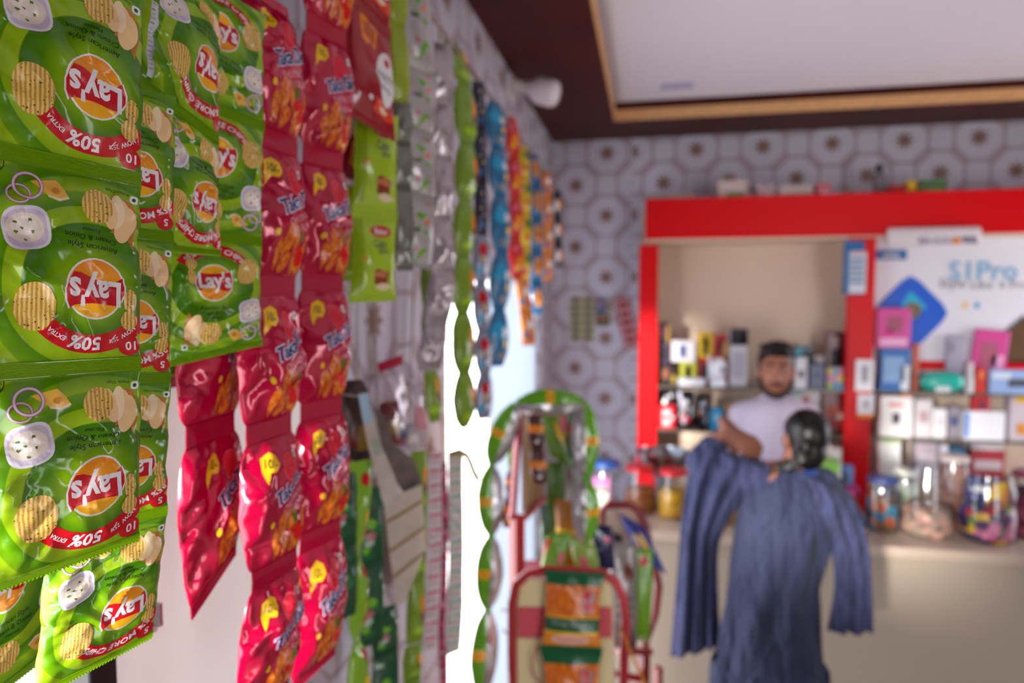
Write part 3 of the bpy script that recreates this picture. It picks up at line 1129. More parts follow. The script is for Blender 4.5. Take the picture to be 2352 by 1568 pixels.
strip('party_snack_strip', 'red packet with a white label half hidden behind the lime cake packets', 'snack', 'red snack strips', PARTY,
      [(806, 150), (806, 412)], 1.22, .075, .014, (m_red, SLV), 10, 10, flip=True, seed=6, pname='snack_packet', sl=.06, w0=.95, amp=.005, g=(3, 4))

# ================================================================== lime cake packets
m_lime = M('lime_foil', '#a5c71e', .25, 0., .5, coat=.4, bump=.03)
CAKE = simple(14, 20, [('label_oval', RED, 'e', (.2, .2, .48, .07)), ('label_oval', WHT, 't', ('Baker', .2, .2, .6, .4)), ('lettering', TXTG, 't', ('Cake', .15, .34, .6, .45)),
                       ('lettering', TXTG, 't', ('slice', .3, .42, .4, .4)), ('picture', ink('cake', '#8a3a22'), 'b', (.25, .72, .42, .09, 2)), ('picture', ink('cake_top', '#c4774c'), 'b', (.25, .69, .36, .04, 3)),
                       ('cream_picture', CRM, 'b', (.4, .83, .4, .04, 8)), ('stripe', ink('lime_dark', '#88a80e'), 'p', band(.03, .9, -.95, -.55)), ('dot', ORG, 'e', (-.55, .52, .1, .03))])
strip('cake_packet_strip', 'two lime green cake packets with red oval label below the dark red packet', 'snack', None, CAKE,
      [(866, 255), (861, 492), (856, 692)], 1.16, .084, .014, (m_lime, SLV), [30, 26, 22], [2, 3, -2], seed=7, pname='cake_packet', sl=.07, w0=1.02, amp=.003, g=(3, 4))
strip('lime_sachet_strip', 'narrow lime strip squeezed between the red packet and the floral sachets', 'snack', None, None,
      [(914, -120), (912, 60), (917, 235)], 1.2, .046, .012, (M('olive_lime_foil', '#98ad20', .25, coat=.4), SLV), 20, 0, seed=9, pname='sachet', w0=.6, amp=.003, g=(3, 4))
strip('lime_sachet_strip', 'lime packets glimpsed between the magenta strip and the lime cake packets', 'snack', None, None,
      [(806, 425), (804, 532), (800, 645)], 1.28, .046, .01, (m_lime, SLV), 0, 0, wall=True, seed=10, pname='sachet', w0=.8, amp=.003, g=(3, 4))

# ================================================================== floral, silver, lime, blue ... sachet strips further along the rail
m_wg = M('pearl_grey_foil', '#b3aeb0', .3, .35, coat=.3, bump=.03)
FLOR = simple(10, 16, sprinkle(5, [ink('leaf', '#6fae2e'), ORG, ink('soft_pink', '#c98a92'), ink('leaf', '#6fae2e'), TXTG, WHT, ink('leaf', '#6fae2e'), ink('ochre', '#b98a3a')], 15))
strip('floral_sachet_strip', 'grey strip of sachets printed with green leaves and orange flowers', 'snack', None, FLOR,
      [(945, -60), (962, 150), (956, 300), (962, 450), (950, 612)], 1.3, .082, .013, (m_wg, SLV), 24, [14, 16, 14, 12, 6], seed=11, pname='sachet', sl=.06, w0=.86, amp=.004, g=(3, 4))
m_dsil = M('dark_silver_foil', '#7f8078', .3, .6, bump=.05)
strip('silver_sachet_strip', 'dull silver ribbed sachets hanging left of the floral strip', 'snack', None, None,
      [(924, 232), (925, 330), (926, 430), (930, 620)], 1.24, .045, .011, (m_dsil, SLV), 30, 0, seed=13, pname='sachet', w0=.72, amp=.004, g=(3, 4))
strip('silver_sachet_strip', 'broad shiny silver strip hanging left of the lime sachets near the rail end', 'snack', None, None,
      [(1012, 98), (1013, 230), (1013, 362), (1010, 500), (1018, 620), (1002, 745), (985, 850)], 1.5, .066, .014, (M('bright_silver_foil', '#b5adb2', .25, .6, bump=.06), SLV), 20, 0, seed=15, pname='sachet', w0=.8, amp=.005, g=(3, 4))
LIM = simple(8, 12, [('print', ORG, 'b', (.5, .38, .26, .14, 2)), ('print', ink('berry', '#8b2f4a'), 'b', (.55, .58, .2, .09, 3)), ('print', LIME, 'b', (.2, .8, .6, .06, 4))])
m_lm2 = M('leaf_lime_foil', '#7a9a26', .28, coat=.4)
strip('lime_sachet_strip', 'long strip of lime sachets with small orange print against the bright doorway', 'snack', None, LIM,
      [(1036, 92), (1066, 195), (1072, 330), (1068, 462), (1064, 590), (1062, 718), (1066, 856), (1068, 982)], 1.68, .078, .016, (m_lm2, SLV), 42, [8, 4, 0, 0, 0, 0, 0, -8], seed=17, pname='sachet', sl=.04, w0=.5, wm=1., amp=.004, g=(2, 3), taper_end=.25)
strip('lime_sachet_strip', 'lime and grey sachets hanging lower down left of the bright doorway', 'snack', None, LIM,
      [(982, 590), (982, 705), (988, 832), (1000, 968)], 1.55, .06, .013, (m_lm2, m_wg), [60, 60, 55, 50], 0, sh=-.5, seed=18, pname='sachet', w0=.55, wm=1., amp=.004, g=(2, 3))
m_nav = M('navy_foil', '#20223a', .28, coat=.4)
DOT = simple(8, 12, [('print', CRM, 'b', (.1, .2, .12, .03, 1)), ('print', GRY, 'b', (.4, .35, .2, .05, 2)), ('print', CRM, 'b', (-.2, .5, .12, .03, 3)), ('print', CRM, 'b', (.3, .62, .14, .03, 4)), ('print', BLU, 'b', (0, .8, .3, .06, 5))])
strip('navy_sachet_strip', 'dark navy sachets with cream specks hanging between the lime and the blue strip', 'snack', None, DOT,
      [(1098, 188), (1102, 300), (1104, 420), (1106, 540)], 1.85, .042, .01, (m_nav, SLV), 24, 0, seed=20, pname='sachet', w0=.85, amp=.003, g=(2, 3))
RBL = simple(8, 12, [('print', RED, 'b', (0, .3, .5, .14, 1)), ('print', YEL, 'b', (.1, .5, .2, .06, 2)), ('print', SKYB, 'b', (-.3, .75, .4, .1, 3)), ('print', WHT, 'b', (.4, .72, .3, .08, 4))])
strip('clear_sachet_strip', 'clear lilac sachets with red and blue print below the navy strip', 'snack', None, RBL,
      [(1106, 540), (1104, 650), (1108, 760), (1112, 860), (1110, 962)], 1.9, .058, .012, (M('lilac_film', '#8f93a8', .25, .2, coat=.4), SLV), 30, 0, seed=22, pname='sachet', w0=.55, wm=1., amp=.003, g=(2, 3), hang=True)
BLUE = simple(8, 12, [('print', SKYB, 'b', (-.2, .35, .6, .16, 1)), ('print', YEL, 'e', (.45, .62, .2, .07)), ('print', WHT, 'b', (.4, .4, .3, .08, 2)), ('print', GRY, 'b', (.2, .82, .5, .08, 3))])
strip('blue_sachet_strip', 'blue sachets each with one yellow dot, hanging in front of the pleated door', 'snack', None, BLUE,
      [(1136, 234), (1142, 340), (1148, 448), (1152, 580), (1146, 711), (1142, 840)], 2.03, .078, .016, (M('teal_blue_foil', '#1f6f9c', .28, coat=.4), SLV), 36, [6, 4, 0, 0, 0, 0], seed=24, pname='sachet', w0=.5, wm=1., amp=.004, g=(2, 3))
REDS = simple(8, 12, [('print', ORG, 'b', (.2, .6, .5, .14, 1)), ('print', YEL, 'b', (-.1, .75, .4, .06, 2)), ('print', PNK, 'b', (-.3, .3, .3, .06, 4))])
strip('red_sachet_strip', 'red and orange sachets hanging just behind the blue dotted strip', 'snack', None, REDS,
      [(1172, 268), (1180, 360), (1184, 450), (1184, 545), (1188, 640)], 2.3, .06, .013, (M('bright_red_foil', '#d2241f', .28, coat=.4), SLV), 30, 0, seed=26, pname='sachet', w0=.6, wm=1., amp=.004, g=(2, 3))
YELS = simple(8, 12, [('print', HRB, 'b', (.2, .3, .5, .14, 1)), ('print', RED, 'b', (-.1, .7, .4, .08, 2))])
strip('yellow_sachet_strip', 'yellow and green sachets behind the red strip', 'snack', None, YELS,
      [(1200, 335), (1206, 410), (1208, 490), (1208, 570), (1204, 650)], 2.5, .05, .012, (M('yellow_foil', '#d8b21a', .28, coat=.4), SLV), 30, 0, seed=28, pname='sachet', w0=.7, wm=1., amp=.003, g=(2, 3))
DON = simple(8, 12, [('print', ink('doughnut', '#c98542'), 'e', (.1, .5, .62, .3)), ('print', ink('doughnut_hole', '#8c4e22'), 'e', (.1, .5, .2, .1))])
strip('doughnut_sachet_strip', 'blue sachets printed with a brown doughnut, hanging before the last strips', 'snack', None, DON,
      [(1224, 352), (1230, 425), (1232, 500), (1232, 575), (1232, 648), (1232, 720)], 2.75, .062, .013, (M('deep_blue_foil', '#1c5f8f', .28, coat=.4), SLV), 26, 0, seed=30, pname='sachet', w0=.75, wm=1., amp=.003, g=(2, 3))
ORW = simple(8, 12, [('print', WHT, 'b', (.3, .4, .4, .12, 1)), ('print', BLU, 'b', (-.4, .7, .4, .1, 2)), ('print', RED, 'b', (.3, .78, .4, .06, 3))])
m_orf = M('orange_foil', '#cf7c33', .3, coat=.4)
strip('orange_sachet_strip', 'orange sachets with white and blue print close to the back wall', 'snack', None, ORW,
      [(1252, 392), (1256, 455), (1258, 518), (1258, 580), (1256, 645)], 3.05, .055, .012, (m_orf, SLV), 26, 0, seed=32, pname='sachet', w0=.8, wm=1., amp=.003, g=(2, 3))
strip('orange_sachet_strip', 'orange packets hanging low in front of the pleated door below the red strip', 'snack', None, ORW,
      [(1198, 640), (1208, 715), (1214, 792)], 2.4, .056, .012, (m_orf, SLV), 20, 0, seed=34, pname='sachet', w0=.8, wm=1., amp=.003, g=(2, 3))
BWO = simple(8, 12, [('print', WHT, 'b', (-.3, .6, .5, .25, 1)), ('print', ORG, 'b', (.5, .55, .4, .22, 2))])
strip('black_sachet_strip', 'black sachets with white and orange print, last before the back wall', 'snack', None, BWO,
      [(1280, 438), (1281, 495), (1282, 553), (1283, 612)], 3.45, .048, .011, (M('black_foil', '#1f1d22', .3, coat=.4), SLV), 20, 0, seed=36, pname='sachet', w0=.8, wm=1., amp=.003, g=(2, 3))
# ================================================================== lower hanging goods left of the bright doorway
STK = simple(8, 14, [('print', RED, 'b', (.3, .2, .3, .07, 1)), ('print', YEL, 'b', (.4, .6, .3, .08, 2)), ('print', RED, 'b', (.5, .78, .25, .06, 3))])
m_lg = M('leaf_green_foil', '#7db01f', .25, coat=.5)
m_dg = M('bottle_green_foil', '#0d4a2a', .3, coat=.4)
strip('green_sachet_strip', 'leaf green sachets with a small red label below the brown pouch', 'snack', None, STK,
      [(826, 1058), (821, 1275), (819, 1470), (824, 1640)], 1.25, .066, .014, (m_lg, SLV), [30, 70, 60, 50], 0, seed=51, pname='sachet', w0=[.9, .3, .3, .5], wm=1., amp=.005, g=(2, 4))
DGP = simple(8, 14, sprinkle(19, [ink('leaf', '#4f8a2e'), ink('mint', '#9fb8a4'), ink('deep_leaf', '#1f6a3a'), ink('soft_rose', '#b06a70')], 9, (.12, .4), (.02, .07)))
for k, (lb, J, dd) in enumerate((('dark green packets right behind the leaf green sachets', [(784, 1090), (786, 1250), (784, 1420)], 1.20),
                                 ('dark green floral packets hanging below the folded card strips', [(880, 1395), (886, 1500), (884, 1640)], 1.4),
                                 ('dark green packet behind the folded card, deep in the shade', [(850, 1120), (852, 1300), (850, 1480)], 1.36))):
    strip('dark_green_packet_strip', lb, 'snack', None, DGP, J, dd, .068, .009, (m_dg, SLV), 32, 0, ry=.07, seed=53 + k, pname='packet', w0=.85, amp=.005, g=(3, 4))
strip('lime_sachet_strip', 'lime packets hanging between the folded card and the pink printed strip', 'snack', None, LIM,
      [(962, 1035), (962, 1180), (958, 1330), (952, 1475)], 1.5, .046, .012, (m_lm2, SLV), 25, 0, seed=57, pname='sachet', w0=.8, amp=.004, g=(2, 3))
strip('lime_sachet_strip', 'lime and white packets near the bottom below the pink printed strip', 'snack', None, LIM,
      [(950, 1480), (946, 1560), (944, 1650)], 1.52, .05, .012, (m_lm2, m_wg), 25, 0, seed=58, pname='sachet', w0=.8, amp=.004, g=(2, 3))


def ribbon_strip(name, label, path, d, w, mat, print_mat, n, yaw=25, pm2=None):
    """flat hanging strip of joined paper sachets: every sachet is a part"""
    P = [at(x, y, d) for x, y in path]
    root = empty(name, P[-1], label, 'snack', None)
    tot = len(path) - 1
    for k in range(n):
        a, b = k / n * tot, (k + 1) / n * tot
        f = lambda q: P[min(int(q), tot - 1)].lerp(P[min(int(q), tot - 1) + 1], q - min(int(q), tot - 1))
        p0, p1 = f(a), f(b)
        rng = np.random.default_rng(k + 3)
        s0, s1 = side_vec(p0, yaw + 5 * math.sin(k), 6 * math.sin(k * 1.7)), side_vec(p1, yaw + 5 * math.sin(k + 1), 6 * math.sin((k + 1) * 1.7))
        Vf, Vb = foil(p0, p1, s0, s1, w, .004, 6, 6, rng, .08, 1, 1, 1., .0015, (2, 2))
        D_ = simple(6, 6, [('print', print_mat, 'p', band(.12, .3, -.9, .9)), ('print_line', pm2 or print_mat, 'p', band(.55, .63, -.7, .7))])
        packet(root, 'sachet', D_, Vf, Vb, (mat, mat), seals=(0, 0))
    hang_string(P[0], root, ry=.13)
    return root


m_paper = M('white_sachet_paper', '#cfc9cb', .45, coat=.2)
ribbon_strip('paper_sachet_strip', 'white paper sachet strip with pink bands beside the doorway', [(1000, 1040), (998, 1150), (1000, 1260), (992, 1380), (986, 1492)], 1.66, .036, m_paper, ink('rose', '#c9486e'), 13)
ribbon_strip('paper_sachet_strip', 'narrow deep pink strip between the two white paper strips', [(1019, 1062), (1022, 1200), (1020, 1330), (1014, 1450), (1020, 1580)], 1.7, .018, M('deep_pink_foil', '#a3204f', .3, coat=.4), ink('plum', '#6d1238'), 12, 20, PNK)
ribbon_strip('paper_sachet_strip', 'white paper sachet strip with green and gold lines at the edge of the bright doorway', [(1046, 1038), (1046, 1150), (1048, 1270), (1046, 1390), (1040, 1500)], 1.72, .042, m_paper, ink('soft_green', '#7fae8e'), 14, 20, ink('gold', '#c7a24a'))
# curled tan ribbon
rb = [at(x, y, 1.7) for x, y in ((1030, 1044), (1055, 1036), (1072, 1046), (1082, 1066), (1088, 1084), (1099, 1104))]
V = []
for i, p in enumerate(rb):
    a = rb[max(0, i - 1)]
    b = rb[min(len(rb) - 1, i + 1)]
    t_ = (b - a).normalized()
    n_ = t_.cross(FWD).normalized() * .008
    V += [p + n_ * .8 + FWD * .01, p - n_ * .8 - FWD * .004, p - n_ * .8 - FWD * .0055, p + n_ * .8 + FWD * .0085]
Fc = []
for i in range(len(rb) - 1):
    for k in range(4):
        Fc.append((4 * i + k, 4 * i + (k + 1) % 4, 4 * i + 4 + (k + 1) % 4, 4 * i + 4 + k))
Fc += [(3, 2, 1, 0), tuple(4 * (len(rb) - 1) + k for k in range(4))]
o = obj('ribbon_scrap', V, Fc, M('tan_ribbon', '#b79a5c', .5, var=.2), None)
tag(o, 'curled tan ribbon end sticking out over the white paper strips', 'ribbon')

# brown pouch
c = at(812, 965, 1.30)
pouch = empty('brown_pouch', c, 'dark brown rounded pouch with a small printed patch hanging behind the magenta strip', 'pouch')
m_dbr = M('dark_brown_film', '#3a2522', .35, coat=.3, var=.2, vscale=30)
Vf, Vb = foil(at(810, 872, 1.30), at(814, 1062, 1.30), side_vec(c, 10, 0), side_vec(c, 10, 0), .069, .022, 14, 18, np.random.default_rng(61), .02, .5, .9, 1., .003, (3, 3))
b_ = packet(pouch, 'bag', simple(14, 18, [('patch', ink('mustard', '#8a6a1e'), 'p', band(.55, .85, .1, .8)), ('patch', ink('maroon', '#6a1a1c'), 'p', band(.6, .8, -.3, .05))]), Vf, Vb, (m_dbr, m_dbr), seals=(0, 0))
hang_string(at(810, 874, 1.30), pouch)


# clear film, also used for the counter jars
def film(name, tint, fac=.16, rough=.12):
    m = bpy.data.materials.new(name)
    m.use_nodes = True
    nt = m.node_tree
    nt.nodes.remove(nt.nodes['Principled BSDF'])
    t_ = nt.nodes.new('ShaderNodeBsdfTransparent')
    t_.inputs[0].default_value = (*lin(tint), 1)
    g_ = nt.nodes.new('ShaderNodeBsdfGlossy')
    g_.inputs[0].default_value = (.9, .9, .92, 1)
    g_.inputs['Roughness'].default_value = rough
    x_ = nt.nodes.new('ShaderNodeMixShader')
    x_.inputs[0].default_value = fac
    nt.links.new(t_.outputs[0], x_.inputs[1])
    nt.links.new(g_.outputs[0], x_.inputs[2])
    nt.links.new(x_.outputs[0], nt.nodes['Material Output'].inputs[0])
    MATS[name] = m
    return m


m_film = film('clear_film', '#f2eef2', .22)
m_jar = film('clear_jar', '#eef1f2', .08)
c = at(910, 930, 1.5)
bag = empty('clear_bag', c, 'clear plastic bag with a red pouch and small coloured packets inside, above the folded card', 'bag')
Vf, Vb = foil(at(905, 832, 1.5), at(922, 1035, 1.5), side_vec(c, 15, 0), side_vec(c, 15, 0), .125, .028, 14, 18, np.random.default_rng(63), .03, .5, 1., 1., .006, (4, 4))
packet(bag, 'film', None, Vf, Vb, (m_film, m_film), seals=(0, 0))
for k, (x, y, wd, hh, mt) in enumerate(((892, 945, .05, .045, M('maroon_pouch', '#8c2f36', .4)), (905, 985, .03, .03, M('small_packet_yellow', '#cfa53a', .4)), (930, 990, .03, .035, M('small_packet_blue', '#394f8c', .4)),
                                        (945, 1000, .028, .04, M('small_packet_white', '#d6d0d2', .4)), (915, 1008, .03, .025, M('small_packet_red', '#b3323a', .4)), (965, 960, .03, .05, M('small_packet_pink', '#cf8f98', .4)))):
    q0, q1 = at(x, y - hh / 2 * F / 1.5, 1.5), at(x + 3, y + hh / 2 * F / 1.5, 1.5)
    Vf, Vb = foil(q0, q1, side_vec(q0, 10 * k - 20, 5 * k - 10), side_vec(q0, 10 * k - 20, 5 * k - 10), wd, .008, 6, 6, np.random.default_rng(k), .06, .9, .9, 1., .002, (2, 2))
    packet(bag, 'small_packet', None, Vf, Vb, (mt, mt), seals=(0, 0))
hang_string(at(905, 834, 1.5), bag)
Vf, Vb = foil(at(868, 845, 1.45), at(925, 825, 1.45), side_vec(c, 0, -100), side_vec(c, 0, -100), .02, .004, 6, 6, np.random.default_rng(5), .02, 1, 1, 1, .001, (2, 2))
o = empty('red_tag', at(895, 836, 1.45), 'small crimson paper tag on the neck of the clear bag', 'tag')
packet(o, 'paper', None, Vf, Vb, (M('crimson_paper', '#b3123f', .5), MATS['crimson_paper']), seals=(0, 0))


def card(name, label, pts, d, th_, mat, cat='card', lines=None, dz=None):
    """folded card strip: an outline at its own depth, with thickness; dz tilts it in depth per point"""
    P = [at(x, y, d + (dz[i] if dz else 0)) for i, (x, y) in enumerate(pts)]
    n_ = len(P)
    nr = (P[1] - P[0]).cross(P[-1] - P[0]).normalized() * th_
    root = empty(name, P[-1], label, cat)
    V = P + [p + nr for p in P]
    Fc = [tuple(range(n_))[::-1], tuple(range(n_, 2 * n_))] + [(k, (k + 1) % n_, n_ + (k + 1) % n_, n_ + k) for k in range(n_)]
    obj('sheet', V, Fc, mat, root)
    for l in (lines or []):
        L = [at(x, y, d + l[1]) for x, y in l[0]]
        off = nr.normalized() * .0016
        if off.dot(FWD) > 0:
            off = -off
        obj('printed_band', [p + off for p in L] + [p - off for p in L], [tuple(range(len(L))), tuple(range(2 * len(L) - 1, len(L) - 1, -1))], l[2], root)
    hang_string(P[0], root)
    return root


m_cd1 = M('grey_card', '#b0a49a', .6, var=.12, vscale=25)
m_cd2 = M('cream_card', '#cfc2b2', .6, var=.08, vscale=25)
m_tanl = ink('tan_line', '#a98a63')
card('folded_card_strip', 'long bent card strip with a pale blue end slanting down past the clear bag', [(822, 905), (846, 900), (870, 1010), (905, 1090), (920, 1140), (884, 1170), (862, 1085), (842, 1010)], 1.23, .002, m_cd1,
     lines=[([(823, 906), (845, 902), (857, 965), (838, 975)], 0, ink('pale_blue', '#8fb0c4')), ([(850, 1010), (866, 1005), (880, 1040), (862, 1048)], 0, ink('sage', '#93a08c'))])
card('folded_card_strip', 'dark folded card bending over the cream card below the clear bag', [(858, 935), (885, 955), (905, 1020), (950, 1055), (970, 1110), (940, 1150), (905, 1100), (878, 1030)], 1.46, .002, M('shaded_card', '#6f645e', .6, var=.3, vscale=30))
card('folded_card_strip', 'cream card with tan bands and a pointed lower end left of the white paper strips', [(880, 1150), (968, 1112), (978, 1260), (960, 1310), (925, 1392), (912, 1380), (896, 1280)], 1.44, .002, m_cd2,
     lines=[([(888, 1195), (972, 1145), (973, 1152), (889, 1203)], 0, m_tanl), ([(895, 1262), (976, 1205), (977, 1212), (896, 1270)], 0, m_tanl), ([(904, 1320), (977, 1262), (976, 1270), (906, 1328)], 0, m_tanl)])
card('folded_card_strip', 'brownish pink card edge hanging between the green sachets and the cream card', [(868, 1190), (884, 1170), (905, 1330), (866, 1378)], 1.53, .002, M('pinkish_card', '#9a7d78', .6, var=.15, vscale=25))
# ================================================================== red display rack in front of the counter
RK = 2.05
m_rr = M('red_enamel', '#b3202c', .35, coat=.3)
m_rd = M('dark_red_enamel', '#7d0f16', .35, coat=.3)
m_ply = M('card_brown', '#a98a55', .7, var=.1, vscale=20)
m_cb = M('cream_board', '#ecdba4', .6)
m_cb2 = M('coral_board', '#d8525c', .55)
base = at(1187, 1568, RK)
rack = empty('display_rack', (base.x, base.y, 0), 'red tubular display rack with arched boards standing before the counter', 'rack')


def bar(name, pts, d, r, mat=m_rr, seg=8, sq=False):
    P = [at(x, y, q) for (x, y), q in zip(pts, d if isinstance(d, (list, tuple)) else [d] * len(pts))]
    return tube(name, P, r, mat, rack, 4 if sq else seg, not sq)


pt = at(1188, 1188, RK)
tube('post', [(pt.x, pt.y, 0), pt], .024, m_rr, rack, 4, False)
t2 = at(1478, 1500, 2.2)
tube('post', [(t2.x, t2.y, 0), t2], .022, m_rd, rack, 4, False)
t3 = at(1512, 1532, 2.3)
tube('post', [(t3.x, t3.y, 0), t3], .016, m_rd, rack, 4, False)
bar('crossbar', [(1188, 1500), (1478, 1560)], [RK, 2.2], .012)
bar('upper_bar', [(1178, 1180), (1192, 945)], [RK, RK + .03], .012, sq=True)
hb = [at(1200, 940, RK + .03), at(1247, 930, RK + .28), at(1247, 1148, RK + .28), at(1203, 1178, RK + .01)]
n_ = (hb[1] - hb[0]).cross(hb[3] - hb[0]).normalized() * .006
o = obj('header_board', hb + [p + n_ for p in hb], [(3, 2, 1, 0), (4, 5, 6, 7), (0, 1, 5, 4), (1, 2, 6, 5), (2, 3, 7, 6), (3, 0, 4, 7)], m_ply, rack)
bar('board_edge', [(1204, 940), (1206, 1176)], [RK + .02, RK], .006, M('card_edge', '#b79a86', .7))
bar('bracket', [(1170, 1186), (1206, 1188), (1250, 1142)], [RK - .03, RK, RK + .2], .010)
bar('wire_hook', [(1180, 1405), (1166, 1402), (1152, 1400)], [RK, RK - .02, RK - .03], .003, m_rail)
bar('wire_hook', [(1180, 1465), (1166, 1456), (1154, 1444)], [RK, RK - .02, RK - .03], .003, m_rail)
bar('hanging_bar', [(1192, 946), (1250, 936), (1345, 932)], [RK + .03, 2.11, 2.19], .004, m_rd)
bar('hanging_bar', [(1192, 946), (1204, 930), (1345, 926)], [RK + .03, 1.99, 1.985], .004, m_rd)
pz = at(1300, 1322, 2.06).z - .007
bx0, bx1 = at(1200, 1322, 2.0), at(1405, 1322, 2.0)
P = [Vector((bx0.x, bx0.y, pz)), Vector((bx1.x, bx1.y, pz)), Vector((bx1.x - .03, bx1.y + .2, pz)), Vector((bx0.x - .03, bx0.y + .2, pz))]
obj('basket_floor', P + [p - Vector((0, 0, .008)) for p in P], [(0, 1, 2, 3), (7, 6, 5, 4), (0, 4, 5, 1), (1, 5, 6, 2), (2, 6, 7, 3), (3, 7, 4, 0)], m_rd, rack)
# front arch with its board
fa = [(1178, 1640), (1176, 1500), (1176, 1385), (1186, 1342), (1212, 1317), (1250, 1309), (1320, 1311), (1385, 1316), (1416, 1338), (1431, 1372), (1437, 1420), (1434, 1500), (1430, 1640)]
DA = 1.93
bar('front_arch', fa, DA, .0135, m_rr, 12)
bo = [at(x, y, DA + .012) for x, y in ((1184, 1640), (1184, 1390), (1196, 1345), (1222, 1326), (1380, 1330), (1404, 1352), (1412, 1400), (1412, 1640))]
nb = (bo[0] - bo[-1]).cross(UPV).normalized() * .006
k_ = len(bo)
bd_ = obj('front_board', bo + [p - nb for p in bo], [tuple(range(k_)), tuple(range(2 * k_ - 1, k_ - 1, -1))] + [(k, k_ + k, k_ + (k + 1) % k_, (k + 1) % k_) for k in range(k_)], M('pale_board', '#d9cdb8', .6), rack)
for nm, (x0, y0, x1, y1), mt in (('printed_block', (1192, 1332, 1404, 1392), m_cb), ('printed_block', (1190, 1394, 1405, 1464), m_cb2), ('printed_block', (1188, 1466, 1406, 1640), m_cb)):
    q = [at(x, y, DA + .001) for x, y in ((x0, y0), (x0, y1), (x1, y1), (x1, y0))]
    q2 = [at(x, y, DA + .008) for x, y in ((x0, y0), (x0, y1), (x1, y1), (x1, y0))]
    obj(nm, q + q2, [(0, 1, 2, 3), (7, 6, 5, 4), (0, 4, 5, 1), (1, 5, 6, 2), (2, 6, 7, 3), (3, 7, 4, 0)], mt, bd_)
bar('loop_wire', [(1252, 1478), (1232, 1490), (1222, 1515), (1224, 1545), (1240, 1570), (1262, 1585)], DA - .02, .003, M('pink_cord', '#b8686e', .5))
# rear arch on the right
ra = [(1368, 1320), (1376, 1240), (1384, 1172), (1398, 1158), (1448, 1160), (1470, 1176), (1484, 1210), (1496, 1270), (1514, 1345), (1506, 1410), (1484, 1470), (1478, 1500)]
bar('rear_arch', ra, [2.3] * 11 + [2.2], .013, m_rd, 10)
rb_ = [at(x, y, 2.315) for x, y in ((1376, 1330), (1386, 1178), (1446, 1170), (1466, 1184), (1480, 1230), (1498, 1330), (1486, 1440), (1380, 1440))]
k_ = len(rb_)
nb = FWD * .006
obj('rear_board', rb_ + [p + nb for p in rb_], [tuple(range(k_)), tuple(range(2 * k_ - 1, k_ - 1, -1))] + [(k, k_ + k, k_ + (k + 1) % k_, (k + 1) % k_) for k in range(k_)], M('beige_board', '#cdb6a4', .6), rack)
for y_, nm in ((1490, 'tray'),):
    P = [at(1440, y_, 2.05), at(1500, y_, 2.05), at(1490, y_ - 6, 2.3), at(1380, y_ - 6, 2.3)]
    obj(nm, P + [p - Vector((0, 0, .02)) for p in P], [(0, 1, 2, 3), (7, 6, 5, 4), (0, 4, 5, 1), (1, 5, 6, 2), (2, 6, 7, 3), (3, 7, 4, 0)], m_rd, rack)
# yellow string
o = tube('yellow_string', [at(1424, 1440, 1.9), at(1445, 1490, 1.88), at(1468, 1540, 1.86), at(1500, 1610, 1.84)], .0035, M('mustard_cord', '#d08a1a', .6))
tag(o, 'taut mustard string running down from the arched front board', 'string')

# green and silver sachets looped over the rack
LOOP = simple(8, 14, [('half_back', SLV, 'p', band(.02, .98, .05, 1.)), ('band', YEL, 'p', band(.44, .56, -1., .05)), ('band', ORG, 'p', band(.47, .53, -.6, -.2))])
LOOP2 = simple(8, 14, [('band', YEL, 'p', band(.44, .56)), ('band', ORG, 'p', band(.46, .54, -.3, .3))])
m_gl = M('vivid_green_foil', '#67b012', .22, coat=.6)
strip('green_sachet_loop', 'vivid green and silver sachets with yellow band draped over the top of the red rack', 'snack', None, LOOP,
      [(1345, 1250), (1346, 1099), (1342, 924), (1184, 926), (1128, 1068), (1128, 1230), (1119, 1400), (1106, 1600)], 1.98, .082, .018, (m_gl, SLV), 10, 0, seed=71, pname='sachet', sl=.04, w0=.22, wm=1., amp=.005, g=(2, 4),
      segroll=[(180, 180), (180, 180), (84, 96), (24, 18), (0, 0), (3, 3), (4, 4)], hang=False, end=1, flip=False)
# orange and green snack packs on the front board
MIX = simple(18, 22, [('band', DKG, 'p', band(0, .17)), ('snack_picture', curl_m, 'p', band(.17, .56)), ('figure', WHT, 'b', (.55, .36, .3, .16, 2)), ('figure', ink('scarlet', '#d4173a'), 'b', (.5, .3, .14, .07, 3)),
                      ('figure', ink('scarlet', '#d4173a'), 'b', (.58, .43, .18, .05, 4)), ('band#2', DKG, 'p', band(.58, .76)), ('lettering', WHT, 't', ('Aloo Bhujia', -.1, .66, 1.4, .4)),
                      ('line', YEL, 'p', band(.56, .585)), ('line#2', YEL, 'p', band(.755, .785)), ('label_oval', ink('peach', '#f0c0a0'), 'e', (-.05, .86, .7, .075)), ('label_oval', ink('rosy', '#d8607a'), 't', ('Haldiram', -.05, .86, 1., .3)), ('band#3', DKG, 'p', band(.945, 1.))])
strip('bhujia_packet_strip', 'orange and dark green snack packets hanging in front of the arched rack board', 'snack', None, MIX,
      [(1320, 1312), (1312, 1492), (1312, 1672)], [1.905, 1.895, 1.895], .173, .014, (M('orange_snack_foil', '#e58a14', .24, coat=.5), SLV), [6, 4, 6], [4, 2, 0], seed=73, pname='snack_packet', sl=.05, w0=1., wm=.86, amp=.006, g=(3, 4), hang=False, smat=DKG)


